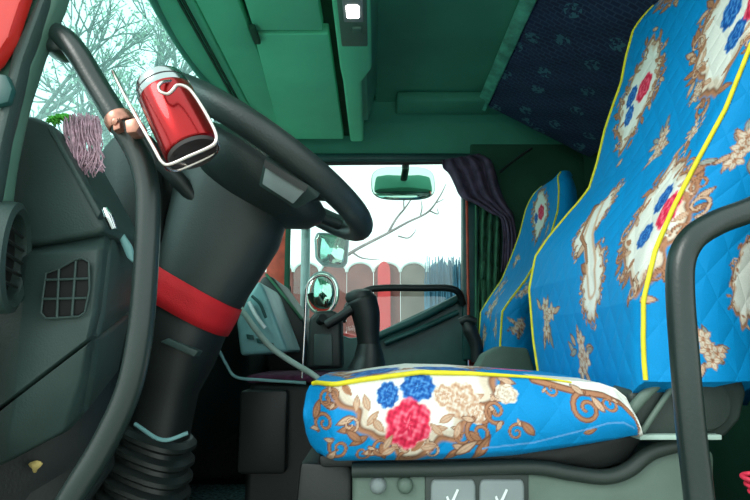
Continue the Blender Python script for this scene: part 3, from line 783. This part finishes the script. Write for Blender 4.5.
def paint(u, v, col, pset):
    c = Cloth(u, v, col)
    if pset == 'driver_back':
        c.medallion(.362, .585, .072, .150, 0.05, 1.3, 12, 2)                       # upper medallion
        rose(c, .345, .590, .024, .038); blue_flower(c, .388, .588, .018, .03); blue_flower(c, .376, .535, .016, .028)
        c.medallion(.085, .600, .105, .190, -0.15, 1.35, 14, 5)                     # one cut by the piping near the top
        blue_flower(c, .095, .615, .030, .042); blue_flower(c, .055, .540, .028, .034); rose(c, .022, .590, .030, .045)
        c.bouquet(.205, .395, .050, 3, 0.55); c.bouquet(.075, .365, .030, 8, 0.8); c.bouquet(-.060, .305, .046, 4)
        c.medallion(.045, .205, .085, .135, -0.35, 1.35, 12, 7)                     # middle medallion over the piping
        blue_flower(c, .042, .240, .022, .026); blue_flower(c, .048, .180, .024, .022); rose(c, .006, .212, .022, .032)
        c.medallion(.315, .268, .044, .080, 0.10, 1.6, 10, 9); c.medallion(.215, .125, .046, .085, -0.30, 1.6, 10, 12)   # wavy pair
        c.leaf(.345, .30, .07, .03, .6, TAN, UMBER); c.leaf(.30, .21, .06, .026, 2.2, TAN, UMBER); c.leaf(.26, .16, .06, .026, .4, BROWN, UMBER)
        c.stroke([(.335, .30), (.30, .24), (.27, .20), (.235, .16), (.21, .11)], .018, .020, WHITE, TAN)
        c.stroke([(.36, .31), (.33, .24), (.29, .21), (.26, .17)], .006, .004, BROWN, UMBER)
        c.bouquet(.435, .075, .062, 6); c.bouquet(.13, .47, .03, 41, .6); c.bouquet(.250, -.010, .060, 11, 0.9); c.bouquet(.49, .62, .03, 2); c.bouquet(.30, .33, .022, 17, .6)
        c.medallion(-.165, .115, .035, .085, 0.0, 1.6, 8, 15); c.bouquet(-.150, .215, .026, 19)
        c.bouquet(-.095, .000, .040, 21); c.bouquet(-.16, .36, .035, 22); c.medallion(.30, .88, .1, .1, 0, 1.4, 10, 31)
    elif pset == 'driver_cushion':
        c.medallion(.06, .25, .15, .22, 0, 1.4, 12, 8, 0.8); c.medallion(.058, -.002, .128, .122, 0.0, 1.22, 16, 4, 0.62)
        blue_flower(c, .018, -.024, .0165, .019); blue_flower(c, .061, -.018, .026, .021, 2)
        rose(c, .046, -.066, .034, .035)
        for x, y, r_, k in ((.122, -.036, .026, 1), (.098, -.030, .016, 2), (.140, -.052, .016, 3)): c.flower(x, y, r_, r_, TAN, BROWN, WHITE, 7, k)
        for x, y, a in ((-.003, -.052, .8), (.004, -.062, 2.2), (.018, -.088, 1.0), (.085, -.075, 2.4), (.10, -.06, .5), (.115, -.075, 1.3), (.075, -.100, .2), (.02, -.1, .4), (-.012, -.03, 1.9)):
            c.leaf(x, y, .026, .011, a, TAN, BROWN)
        c.curl(-.070, -.020, .013, 1.0, 1.2, 1); c.curl(-.072, -.052, .016, 4.0, 1.3, -1); c.curl(-.050, -.086, .016, 2.2, 1.3, 1); c.curl(-.018, -.098, .012, .6, 1.2, -1)
        c.leaf(-.085, -.035, .034, .014, 1.3, BROWN, UMBER); c.leaf(-.062, -.098, .032, .012, .9, TAN, UMBER); c.leaf(-.03, -.072, .034, .012, 2.4, BROWN, UMBER)
        c.curl(.145, -.078, .020, 2.0, 1.3, 1); c.curl(.168, -.048, .017, 5.2, 1.3, -1); c.leaf(.150, -.10, .05, .016, 1.1, BROWN, UMBER); c.leaf(.128, -.10, .044, .014, .6, TAN, UMBER)
        c.flower(.186, -.024, .017, .014, CREAM, BROWN, WHITE, 6, 1); c.curl(.196, -.075, .012, 1.0, 1.2, 1); c.leaf(.212, -.068, .03, .014, 2.4, BROWN, UMBER)
        i = np.nonzero((u > .235) & (u < .40) & (v < .08) & (v > -.002 - (u - .228) * .19))[0]
        c.c[i] = WHITE
        c.stroke([(.228, -.002), (.255, -.008), (.285, -.014), (.318, -.016), (.345, -.020), (.375, -.030)], .0065, .0045, BROWN, UMBER)
        c.curl(.252, -.014, .010, 3.0, 1.2, 1); c.curl(.296, -.036, .022, 1.6, 1.4, 1); c.curl(.327, -.026, .012, 0.8, 1.2, -1); c.leaf(.30, -.066, .022, .010, .4, BROWN, UMBER)
        c.leaf(.312, -.028, .03, .012, 2.2, TAN, UMBER); c.leaf(.352, -.022, .03, .010, 2.8, BROWN, UMBER)
        c.stroke([(.15, -.100), (.22, -.088), (.30, -.062), (.36, -.040)], .0014, .0014, NAVY_L)
        blue_flower(c, .00, .15, .045, .07); blue_flower(c, .11, .11, .05, .05); c.leaf(-.04, .2, .06, .03, .4, BROWN, UMBER); rose(c, .25, .22, .04)
    else:
        c.medallion(.165, .530, .066, .125, 0.0, 1.35, 10, 3); rose(c, .160, .535, .026, .036); blue_flower(c, .20, .52, .014, .025)
        c.bouquet(.27, .165, .060, 5); c.bouquet(.34, .25, .045, 7); c.bouquet(.31, .36, .035, 9); c.bouquet(.05, .35, .045, 8, 0.7); c.bouquet(.06, .44, .03, 18, 0.7)
        c.bouquet(.10, .08, .05, 10); c.bouquet(-.06, .08, .04, 14); c.bouquet(-.03, .20, .03, 15); c.bouquet(.33, .05, .05, 16)
    return c.c

# --- driver's seat
ds = empty('driver_seat', (0.25, 1.05, ZF), 'driver seat in blue floral cover with yellow piping', 'seat')
dn = [(640, 379, .80), (638, 340, .80), (638, 300, .80), (650, 250, .80), (668, 208, .80), (690, 165, .80), (720, 110, .80), (748, 40, .80), (765, -10, .80)]
df = [(537, 380, 1.31), (531, 340, 1.34), (527, 290, 1.36), (533, 258, 1.36), (545, 240, 1.36), (565, 216, 1.35), (574, 206, 1.33), (586, 191, 1.31), (594, 166, 1.30), (602, 132, 1.295), (610, 108, 1.29), (618, 86, 1.285), (623, 60, 1.28), (630, 34, 1.275), (648, 8, 1.27), (658, -14, 1.26)]
back, A, B = backrest(ds, dn, df, 0.195, 0.90, 470, 90, 190, 'driver_back')
tube('piping', A[2:-12:6], 0.0037, M['piping'], ds, n=8, sub=1)
tube('piping', B[2:-12:6], 0.0034, M['piping'], ds, n=8, sub=1)

def cushion(parent, top, bot, y0, wid, nx, pset):
    top = np.array([P(*p, y0) for p in top]); bot = np.array([P(*p, y0) for p in bot])
    xa, xb = max(top[0, 0], bot[0, 0]), min(top[-1, 0], bot[-1, 0])
    V, UV, E = [], [], []
    npf = 0
    for i in range(nx):
        x = xa + (xb - xa) * i / (nx - 1)
        zt, zb = np.interp(x, top[:, 0], top[:, 2]), np.interp(x, bot[:, 0], bot[:, 2])
        f = smooth(0, 1, np.array([(xa + 0.055 - x) / 0.055]))[0]
        yn = y0 + 0.06 * f; yf = y0 + wid - 0.05 * f
        h = zt - zb
        row = [(yn + 0.12, zb + 0.012, -h - 0.12), (yn + 0.04, zb + 0.002, -h - 0.04)]
        for q in np.linspace(0, 1, 90):
            bul = 0.020 * math.sin(math.pi * min(1, q * 1.02)) - 0.022 * max(0, (0.12 - q) / 0.12) ** 2
            row.append((yn - bul, zb + h * q, -h * (1 - q)))
        for q in np.linspace(0.01, 1, 70):
            dome = 0.006 * math.sin(math.pi * q) - 0.03 * max(0, (q - 0.9) / 0.1) ** 2
            row.append((yn + (yf - yn) * q, zt + dome, (yf - yn) * q))
        row += [(yf + 0.01, zt - 0.05, wid + .03), (yf, zb, wid + .1), (yf - 0.1, zb, wid + .2)]
        npf = len(row)
        V += [(x, a, b) for a, b, c in row]; UV += [(x, c) for a, b, c in row]
        E.append((x, yn - 0.001, zt + 0.001))
    Fc = grid_faces(nx, npf, True) + [tuple(range(npf - 1, -1, -1)), tuple((nx - 1) * npf + k for k in range(npf))]
    o = mesh_obj('cushion_cover', V, Fc, M['cover'], parent)
    o['print_set'] = pset
    write_cover(o, np.array(UV))
    return o, E
ctop = [(299, 408), (301, 396), (305, 388), (312, 385), (335, 385), (358, 381), (380, 378), (420, 373), (470, 374), (520, 377), (560, 380), (600, 383), (615, 388), (626, 397), (632, 409), (635, 422), (636.5, 434)]
cbot = [(299, 430), (301, 444), (305, 455), (312, 461), (335, 464), (420, 463), (480, 461), (520, 458), (580, 449), (620, 442), (636.5, 437)]
cush, E = cushion(ds, ctop, cbot, 0.80, 0.52, 290, 'driver_cushion')
ep = [np.array(E[i]) - np.array([0, 0, 0.003 * max(0, (i - 195) / 40) ** 2]) for i in range(8, 240, 4)]
tube('piping', ep, list(np.interp(range(len(ep)), [0, 30, len(ep) - 1], [0.0036, 0.0036, 0.0012])), M['piping'], ds, n=8, sub=1)

# seat shell and base
prism('cushion_pan', pxpoly([(318, 455), (420, 456), (560, 446), (640, 432), (644, 440), (628, 462), (600, 470), (560, 466), (320, 468)], 0.855), (0, 0.40, 0), M['black'], ds, 0.008)
sb = prism('seat_base', pxpoly([(352, 472), (528, 470), (560, 474), (598, 478), (624, 474), (650, 458), (672, 446), (700, 444), (716, 452), (716, 540), (352, 540)], 0.845), (0, 0.42, 0), M['seat_grey'], ds, 0.010, 3)
tube('base_lip', [P(352, 470, 0.842), P(440, 469, 0.842), P(530, 467, 0.842), P(570, 473, 0.842), (P(604, 477, 0.842)), P(628, 470, 0.842), P(652, 452, 0.842), P(690, 442, 0.842)], 0.011, M['seat_dark'], ds)
prism('front_block', pxpoly([(300, 462), (352, 466), (352, 540), (292, 540)], 0.86), (0, 0.40, 0), M['black'], ds, 0.008)
for x in (378, 405):
    lathe('rivet_knob', P(x, 485, 0.845), (0, -1, 0), [(0.0125, -0.004), (0.0118, 0.004), (0.009, 0.009), (0.004, 0.011)], M['switch' if x == 378 else 'seat_grey'], ds, n=24)
fp = prism('switch_plate', pxpoly([(425, 472), (529, 471), (529, 540), (425, 540)], 0.842), (0, 0.012, 0), M['seat_dark'], ds, 0.003)
for x0, x1, mk in ((431, 476, 456), (480, 525, 505)):
    s_ = prism('rocker_switch', pxpoly([(x0 + 2, 480), (x1 - 2, 480), (x1, 486), (x1, 536), (x0, 536), (x0, 486)], 0.836), (0, 0.012, 0), M['switch'], ds, 0.004, 3)
    prism('switch_mark', pxpoly([(mk + 1, 489), (mk + 3, 490), (mk - 3, 504), (mk - 6, 504)], 0.8345), (0, 0.003, 0), M['white_mark'], s_, 0)
    prism('switch_mark', pxpoly([(mk - 10, 497), (mk - 8, 496), (mk - 5, 504), (mk - 8, 504)], 0.8345), (0, 0.003, 0), M['white_mark'], s_, 0)
prism('hinge_cover', pxpoly([(628, 394), (650, 378), (690, 374), (742, 376), (748, 392), (742, 420), (726, 438), (640, 438)], 0.83), (0, 0.08, 0), M['seat_dark'], ds, 0.008, 3)
tube('hinge_strut', [P(642, 432, 0.822), P(660, 405, 0.822), P(680, 376, 0.822)], 0.0042, M['seat_grey'], ds)
tube('hinge_strut', [P(630, 412, 0.822), P(644, 396, 0.822), P(662, 378, 0.822)], 0.008, M['seat_grey'], ds)
lathe('hinge_disc', P(700, 402, 0.832), (0.1, -1, 0), [(0.040, 0), (0.040, 0.010), (0.037, 0.014), (0.015, 0.016)], M['seat_dark'], ds, n=40)
prism('frame_strip', pxpoly([(640, 435), (722, 435), (722, 440), (640, 440)], 0.815), (0, 0.03, 0), M['cable'], ds, 0.001)

# --- passenger seat
ps = empty('passenger_seat', (0.5, 2.1, ZF), 'far passenger seat in blue floral cover with yellow piping', 'seat')
pn = [(499, 372, 1.86), (498, 345, 1.86), (500, 312, 1.86), (508, 300, 1.86), (522, 282, 1.86), (538, 256, 1.86), (549, 234, 1.87), (556, 210, 1.90), (557, 188, 1.93), (555, 174, 1.95)]
pf = [(478, 372, 2.27), (478, 345, 2.27), (480, 312, 2.27), (490, 296, 2.27), (501, 280, 2.27), (511, 256, 2.27), (519, 234, 2.25), (525, 210, 2.22), (534, 190, 2.18), (548, 176, 2.12)]
zt = P(556, 171, 2.0)[2]
pb, A, B = backrest(ps, pn, pf, 0.15, zt, 150, 30, 80, 'passenger_back', taper=0.5)
tube('piping', A[2::4], 0.0040, M['piping'], ps, n=8, sub=1)
tube('piping', B[2::4], 0.0040, M['piping'], ps, n=8, sub=1)
prism('hinge_cover', pxpoly([(474, 372), (484, 354), (500, 346), (528, 348), (536, 372), (536, 430), (474, 430)], 1.84), (0, 0.08, 0), M['seat_grey'], ps, 0.01, 3)
box('cushion_base', (0.0, 1.88, ZF), (0.52, 2.34, -0.16), M['seat_dark'], ps, 0.02, 3)
tube('belt_stalk', [P(477, 362, 2.2), P(476, 345, 2.2), P(470, 330, 2.2), P(466, 322, 2.2)], [0.022, 0.026, 0.03, 0.02], M['black'], ps)
tube('belt_buckle', [P(460, 322, 2.2), P(468, 319, 2.19), P(476, 322, 2.19)], 0.016, M['black'], ps)

# ------------------------------------------------------------------ folding bunk at the top right
bk = empty('folding_bunk', (0.9, 1.4, 0.9), 'folded-up upper bunk under dark navy patterned cloth', 'bunk')
fa, ra = np.array(P(479, 106, 2.40)), np.array(P(580, 157, 2.40))
sl = (ra - fa) / (ra - fa)[0]
rear_ = fa + sl * (0.99 - fa[0])
nrm = np.cross(np.array([0, 1.0, 0]), sl); nrm /= np.linalg.norm(nrm)
if nrm[2] < 0: nrm = -nrm
ylo = 0.62
V, UV = [], []
nu, nv = 40, 60
for i in range(nu + 1):
    for j in range(nv + 1):
        p = fa + (rear_ - fa) * i / nu; y = 2.40 + (ylo - 2.40) * j / nv
        edge = min(j / 4, 1); pf_ = 0.02 * math.sqrt(max(0, 1 - (1 - edge) ** 2))
        p = p - nrm * (pf_ + 0.006 * math.sin(j * 0.9) * math.sin(i * 0.4)) + nrm * 0.02
        V.append((p[0], y, p[2])); UV.append((i / nu * 0.6, (2.40 - y)))
k = len(V); Fc = grid_faces(nu + 1, nv + 1, False)
V += [np.array(p) + nrm * 0.09 for p in V[:k]]
Fc += [tuple(k + i for i in reversed(f)) for f in Fc]
n1 = nv + 1
rimi = list(range(n1)) + [i * n1 + nv for i in range(1, nu + 1)] + [nu * n1 + j for j in range(nv - 1, -1, -1)] + [i * n1 for i in range(nu - 1, 0, -1)]
Fc += [(a, b, k + b, k + a) for a, b in zip(rimi, rimi[1:] + rimi[:1])]
bo = mesh_obj('mattress_cloth', V, Fc, M['bunk'], bk, True, 50)
UV = np.array(UV + UV); l = bo.data.uv_layers.new(name='cloth')
idx = np.empty(len(bo.data.loops), np.int32); bo.data.loops.foreach_get('vertex_index', idx)
l.data.foreach_set('uv', UV[idx].astype(np.float32).ravel())
e0 = fa - nrm * 0.012
prism('edge_board', [e0 - sl * 0.012, e0 + sl * 0.034, e0 + sl * 0.034 + nrm * 0.11, e0 - sl * 0.012 + nrm * 0.11], (0, -1.75, 0), M['bunk_edge'], bk, 0.004)
tube('support_strap', [P(500, 172, 2.42), P(515, 160, 2.42), P(532, 148, 2.41)], 0.006, M['black'], bk)

# ------------------------------------------------------------------ curtains by the passenger door
def drape(name, left, right, Y, folds, amp, mat, n=40, m=30):
    L_ = catmull([np.array([a, b, 0.0]) for a, b in left], 8); R_ = catmull([np.array([a, b, 0.0]) for a, b in right], 8)
    V = []
    for i in range(m):
        t = i / (m - 1)
        a = L_[min(len(L_) - 1, int(t * (len(L_) - 1)))]; b = R_[min(len(R_) - 1, int(t * (len(R_) - 1)))]
        for j in range(n):
            q = j / (n - 1)
            y = Y + amp * math.sin(q * folds * 2 * math.pi + 1.3 * math.sin(t * 4)) + amp * 0.5 * math.sin(q * 17 + t * 5)
            V.append(P(a[0] + (b[0] - a[0]) * q, a[1] + (b[1] - a[1]) * q, y))
    o = mesh_obj(name, V, grid_faces(m, n, False), mat)
    md = o.modifiers.new('thickness', 'SOLIDIFY'); md.thickness = 0.004
    return o
pc = drape('tied_curtain', [(442, 160), (443, 168), (449, 174), (455, 186), (461, 197), (474, 203), (490, 213), (500, 218), (503, 240), (501, 272)],
           [(478, 154), (490, 160), (495, 172), (498, 184), (502, 196), (507, 206), (512, 214), (514, 222), (516, 240), (514, 272)], 2.41, 4, 0.016, M['purple'])
tag(pc, 'purple-grey bunched curtain at the corner of the far window', 'curtain')
gc = drape('hanging_curtain', [(479, 196), (479, 250), (477, 330)], [(500, 210), (499, 260), (495, 330)], 2.47, 3, 0.012, M['curtain'])
tag(gc, 'green hanging curtain behind the far door pillar', 'curtain')

# ------------------------------------------------------------------ levers, engine cover and cables between the seats
ec = empty('engine_cover', (0.1, 1.6, ZF), 'dark engine cover between the seats under a maroon rug', 'engine cover')
box('cover_body', (-0.33, 1.44, ZF), (0.55, 1.80, -0.085), M['black'], ec, 0.02, 3)
tube('edge_trim', [P(216, 344, 1.43), P(226, 364, 1.43), P(236, 377, 1.43), P(262, 380, 1.43), P(306, 383, 1.43)], 0.004, M['console'], ec)
box('side_bin', (-0.34, 1.40, -0.30), (-0.22, 1.46, -0.10), M['black'], ec, 0.01)
rg = box('rug', (-0.335, 1.440, -0.0845), (0.30, 1.78, -0.064), M['rug'], None, 0.008, 3)
tag(rg, 'maroon rug laid over the engine cover behind the cushion', 'rug')

gl = empty('gear_lever', P(362, 372, 1.62), 'stout black gear lever with a rounded grip', 'gear lever')
tube('grip', [P(360, 295, 1.62), P(362, 301, 1.62), P(366, 315, 1.62), P(368, 335, 1.62), P(369, 348, 1.62)], [0.034, 0.046, 0.042, 0.034, 0.032], M['black'], gl, n=20)
lathe('grip_cap', P(359.5, 298, 1.62), (-0.12, -0.05, 1), [(0.040, -0.008), (0.043, 0.004), (0.038, 0.018), (0.016, 0.026)], M['dash_dark'], gl, n=28)
tube('boot', [P(369, 344, 1.62), P(369, 358, 1.62), P(368, 370.5, 1.62)], [0.035, 0.045, 0.060], M['rubber'], gl, n=18)
tube('side_arm', [P(352, 309, 1.60), P(340, 317, 1.60), P(326, 325, 1.60)], 0.014, M['black'], gl)

pbx = empty('lever_console', P(322, 372, 1.66), 'tall dark console box beside the gear lever', 'console')
prism('housing', pxpoly([(309, 318), (316, 311), (334, 310), (341, 316), (342, 369), (306, 369)], 1.64), (0, 0.12, 0), M['dash_dark'], pbx, 0.012, 3)
prism('front_plate', pxpoly([(314, 334), (332, 334), (333, 366), (313, 366)], 1.632), (0, 0.02, 0), M['dash'], pbx, 0.004)
tube('knob', [P(320, 321, 1.63), P(323, 318, 1.61)], 0.014, M['black'], pbx, sub=1)

wh = tube('wire_crook', [P(302, 378, 1.44), P(303.5, 350, 1.44), P(305, 320, 1.44), P(306, 295, 1.44), P(308, 284, 1.44), P(315, 277, 1.44), P(323, 275.5, 1.44), P(331, 280, 1.44), P(335, 290, 1.44), P(334, 303, 1.44), P(330, 310, 1.44)], 0.0036, M['wire'], None, n=10)
tag(wh, 'thin steel wire crook standing behind the blue cushion', 'wire hook')
cb = tube('pale_cable', [P(240, 308, 1.42), P(246, 316, 1.40), P(256, 330, 1.39), P(272, 348, 1.39), P(292, 362, 1.395), P(312, 374, 1.38), P(330, 388, 1.38)], 0.0075, M['cable'], None)
tag(cb, 'pale thick cable drooping from the dashboard to the engine cover', 'cable')

fm = box('floor_mat', (-0.80, 1.75, ZF), (-0.36, 2.35, ZF + 0.02), M['speck'], None, 0.006)
tag(fm, 'speckled mat on the dark cab floor', 'mat')

rc = empty('coiled_rope', P(745, 490, 0.75), 'coiled pinkish red rope at the lower right edge', 'rope')
hel = [np.array(P(751, 474, 0.78)) + np.array([0.012 * math.cos(a) + 0.004 * a / 6, 0.012 * math.sin(a), -0.0014 * a * 1.1]) for a in np.linspace(0, 40, 200)]
tube('coil', hel, 0.0032, M['pinkred'], rc, n=8, sub=1)

# ------------------------------------------------------------------ outside the passenger window: mirrors, fence, trees
mi = empty('wing_mirror', P(305, 330, 2.75), 'grey framed wing mirror outside the far window', 'mirror')
tube('mirror_bracket', [P(290, 338, 2.57), P(298, 338, 2.68), P(304, 335, 2.78)], 0.02, M['mirror_shell'], mi)
tube('mirror_arm', [P(304, 345, 2.78), P(305, 290, 2.78), P(306, 225, 2.78)], 0.024, M['mirror_shell'], mi, n=14)
sh = [(317, 232), (346, 233), (349, 238), (347, 262), (342, 267), (322, 265), (315, 258), (314, 238)]
hs_ = prism('mirror_housing', pxpoly(sh, 2.74), (0, 0.06, 0), M['mirror_shell'], mi, 0.01, 3)
prism('mirror_glass', pxpoly([(x * .86 + 331 * .14, y * .86 + 249 * .14) for x, y in sh], 2.732), (0.0, 0.012, 0), M['mirror'], hs_, 0.003)
rm = empty('round_mirror', P(322, 318, 2.74), 'round convex mirror below the grey wing mirror', 'mirror')
def squircle(name, c, rx, rz, dep, mat, parent, pw=2.0, tilt=0.0, n=40, flip=1):
    """domed plate facing the cab"""
    secs = []
    for h, s in ((0.0, 1.0), (0.35, 0.97), (0.65, 0.85), (0.85, 0.62), (0.96, 0.32), (1.0, 0.06)):
        ring = []
        for a in np.linspace(0, 2 * math.pi, n, endpoint=False):
            ca_, sa_ = math.cos(a), math.sin(a)
            x = rx * s * math.copysign(abs(ca_) ** (2 / pw), ca_); z = rz * s * math.copysign(abs(sa_) ** (2 / pw), sa_)
            y = -dep * h * flip
            ring.append((c[0] + x, c[1] + y * math.cos(tilt) + z * math.sin(tilt), c[2] + z * math.cos(tilt) - y * math.sin(tilt) * -1))
        secs.append(ring)
    return loft(name, secs, mat, parent, auto=60)
squircle('mirror_dome', P(322, 293, 2.72), 0.082, 0.105, 0.03, M['mirror'], rm)
squircle('mirror_back', P(322, 293, 2.722), 0.088, 0.112, 0.05, M['mirror_shell'], rm, flip=-1)
pm = empty('kerb_mirror', P(402, 165, 2.75), 'rounded kerb mirror hanging at the top of the far window', 'mirror')
kc = P(403, 183, 2.74)
squircle('mirror_dome', kc, 0.165, 0.108, 0.035, M['mirror'], pm, pw=3.4, tilt=0.35)
squircle('mirror_back', (kc[0], kc[1] + .003, kc[2]), 0.168, 0.111, 0.02, M['mirror_shell'], pm, pw=3.4, tilt=0.35, flip=-1)
tube('mirror_bracket', [P(405, 172, 2.78), P(406, 160, 2.76), P(406, 148, 2.64)], 0.02, M['black'], pm)

# fence of upright round-topped boards
YFN = 4.6
fe = empty('fence', (0, YFN, -CZ), 'tall fence of round-topped upright boards beyond the far window', 'fence')
M['board_a'] = material('fence_maroon', rgb(128, 78, 74), 0.8, var=0.2, scale=5)
M['board_b'] = material('fence_red', rgb(214, 62, 66), 0.7, var=0.12, scale=5)
M['board_c'] = material('fence_brown', rgb(120, 112, 104), 0.85, var=0.2, scale=5)
M['board_d'] = material('fence_slate', rgb(84, 104, 116), 0.8, var=0.25, scale=7)
M['edge_white'] = material('fence_capping', rgb(222, 235, 232), 0.7, var=0.1)
zt_ = P(375, 272, YFN)[2]
wpx = YFN / F_PX
def board_mesh(mat, w, name):
    pts = [(-w / 2, -CZ), (w / 2, -CZ)]
    for a in np.linspace(0, math.pi, 11): pts.append((w / 2 * math.cos(a), zt_ + 0.085 * math.sin(a)))
    n = len(pts); V = [(x, 0, z + CZ) for x, z in pts] + [(x, 0.03, z + CZ) for x, z in pts]
    me = bpy.data.meshes.new(name)
    me.from_pydata(V, [], [tuple(range(n)), tuple(range(2 * n - 1, n - 1, -1))] + [(i, (i + 1) % n, n + (i + 1) % n, n + i) for i in range(n)])
    me.materials.append(mat)
    return me
def rim_mesh(w):
    pts = [(w / 2 * math.cos(a), 0.0, zt_ + CZ + 0.085 * math.sin(a)) for a in np.linspace(0, math.pi, 13)]
    v, f = tube_data(pts, 0.014, 6); me = bpy.data.meshes.new('capping'); me.from_pydata([tuple(p) for p in v], [], f); me.materials.append(M['edge_white'])
    return me
W_ = 27 * wpx
BM = {k: board_mesh(M[k], W_ * 0.985, 'board') for k in ('board_a', 'board_b', 'board_c', 'board_d')}
BMn = {k: board_mesh(M[k], 12.5 * wpx, 'board') for k in ('board_b', 'board_c', 'board_d')}
RM = rim_mesh(W_)
xs = [(x, 'board_a') for x in range(90, 375, 27)]
def add_board(me, px, kk=0.0, cap=None):
    o = bpy.data.objects.new('board', me); COL.objects.link(o)
    o.location = ((px - 375) * wpx, YFN + kk, 0)
    attach(o, fe)
    if cap:
        r_ = bpy.data.objects.new('capping', cap); COL.objects.link(r_); r_.parent = o
    return o
x = 90
while x < 372: add_board(BM['board_a'], x, rnd.uniform(-.01, .01), RM); x += 27
add_board(BMn['board_b'], 384, -0.05)
for x, k in ((387, 'board_a'), (414, 'board_c'), (441, 'board_d'), (468, 'board_c'), (495, 'board_d'), (522, 'board_c')): add_board(BM[k], x, rnd.uniform(-.01, .01), RM)
box('rail', ((80 - 375) * wpx, YFN + 0.035, zt_ - 0.5), ((550 - 375) * wpx, YFN + 0.075, zt_ - 0.42), M['board_c'], fe, 0.0)
# blue brushwood bundle in front of the fence on the right
bw = empty('brushwood', ((450 - 375) * wpx, YFN - 0.25, -CZ), 'bluish upright brushwood leaning on the fence at right', 'brushwood')
M['brush_blue'] = material('blue_brush', rgb(60, 118, 146), 0.8, var=0.5, scale=3)
parts = []
for i in range(260):
    px = rnd.uniform(425, 490); top = rnd.uniform(256, 286)
    b0 = P(px, 250, YFN - 0.2); a0 = P(px + rnd.uniform(-3, 3), top, YFN - 0.2 + rnd.uniform(-.06, .06))
    parts.append(tube_data([(b0[0], b0[1] + rnd.uniform(-.05, .05), -CZ), ((b0[0] + a0[0]) / 2 + rnd.uniform(-.02, .02), a0[1], -0.6), a0], [0.010, 0.008, 0.004], 5))
bs = mesh_obj('stems', *join_data(parts), M['brush_blue'], bw); bs['kind'] = 'stuff'

# bare trees
def tree(name, base, h, seed, label, spread=0.6, levels=5, r0=0.12, leaves=0, mat='bark', lean=(0, 0, 0)):
    r_ = random.Random(seed)
    root = empty(name, base, label, 'tree', 'bare trees around the truck')
    trunk, br = [], []
    tips = []
    def grow(p, d, ln, r, lev):
        pts = [np.array(p)]; dd = np.array(d, float)
        for k in range(4):
            dd = dd + np.array([r_.uniform(-1, 1), r_.uniform(-1, 1), r_.uniform(-.6, .8)]) * 0.16
            dd /= np.linalg.norm(dd)
            pts.append(pts[-1] + dd * ln / 4)
        rr = [r * (1 - 0.13 * k) for k in range(5)]
        (trunk if lev == levels else br).append(tube_data(pts, rr, 8 if lev > levels - 2 else (5 if lev > 1 else 3)))
        if lev == 0: tips.append(pts[-1]); return
        nb = 3 if lev > 1 else 4
        for k in range(nb):
            q = pts[r_.choice((2, 3, 4, 4))] if k else pts[4]
            nd = dd + np.array([r_.uniform(-1, 1), r_.uniform(-1, 1), r_.uniform(-.4, .6)]) * spread * (1.0 if k else 0.5)
            nd /= np.linalg.norm(nd)
            grow(q, nd, ln * r_.uniform(.62, .82), r * (0.62 if k else 0.72), lev - 1)
    grow(np.array(base), np.array([lean[0], lean[1], 1.0]), h * 0.32, r0, levels)
    mesh_obj('trunk', *join_data(trunk), M[mat], root)
    b_ = mesh_obj('branches', *join_data(br), M[mat], root)
    if leaves:
        V, Fc = [], []
        for t in tips:
            for k in range(leaves):
                g = h * 0.016; c = t + np.array([r_.gauss(0, g), r_.gauss(0, g), r_.gauss(0, g)]); s = r_.uniform(.003, .0065) * h
                a = np.array([r_.gauss(0, 1) for _ in range(3)]); a /= np.linalg.norm(a); b = np.cross(a, [0.3, 0.5, 0.8]); b /= np.linalg.norm(b) + 1e-6
                i = len(V); V += [c - a * s, c + b * s * .5, c + a * s, c - b * s * .5]; Fc.append((i, i + 1, i + 2, i + 3))
        lo_ = mesh_obj('leaves', V, Fc, M['frost'], root, False); lo_['kind'] = 'stuff'
    return root
TR = [(-2.7, 4.9, 5.6, 5, 4, 'bare tree nearest the windscreen, low in its view'), (-6.4, 9.4, 9.0, 6, 4, 'tall bare tree in the middle of the windscreen view'),
      (-8.8, 17.0, 15.0, 6, 5, 'largest bare tree farthest beyond the windscreen')]
for i, (x, y, h, lev, nl, lab) in enumerate(TR):
    tree('bare_tree', (x, y, -CZ), h, 11 + i * 3, lab, 0.75, lev, 0.02 * h, leaves=nl)
tb = empty('slender_tree', (P(306, 262, 5.2)[0], 5.2, -CZ), 'slender bare tree whose branch crosses the sky above the fence', 'tree')
q_ = P(312, 278, 5.2)
tube('trunk', [(q_[0] - 0.12, 5.2, -CZ), (q_[0] - 0.1, 5.2, -0.8), (q_[0] - 0.05, 5.2, 0.0), q_, P(330, 268, 5.2)], [0.06, 0.055, 0.045, 0.035, 0.03], M['twig'], tb)
def tw(pts, r): tube('twig', [P(a, b, 5.2) for a, b in pts], r, M['twig'], tb, n=7, sub=4)
tube('main_branch', [P(320, 275, 5.2), P(352, 252, 5.2), P(388, 233, 5.2), P(408, 222, 5.2), P(428, 212, 5.2), P(440, 196, 5.2), P(446, 184, 5.2)], [0.022, 0.017, 0.014, 0.012, 0.010, 0.007, 0.004], M['twig'], tb, n=8)
tw([(388, 233), (396, 219), (405, 208), (412, 198)], [.014, .012, .009, .005]); tw([(404, 209), (404, 200), (408, 195)], [.008, .006, .003])
tw([(420, 217), (422, 208), (421, 200)], [.008, .006, .003]); tw([(430, 211), (438, 214), (437, 208)], [.008, .006, .003]); tw([(398, 236), (408, 238), (414, 233), (416, 229)], [.009, .008, .006, .003])
tw([(436, 203), (444, 199)], [.006, .003]); tw([(352, 252), (362, 258), (380, 260)], [.012, .008, .004])
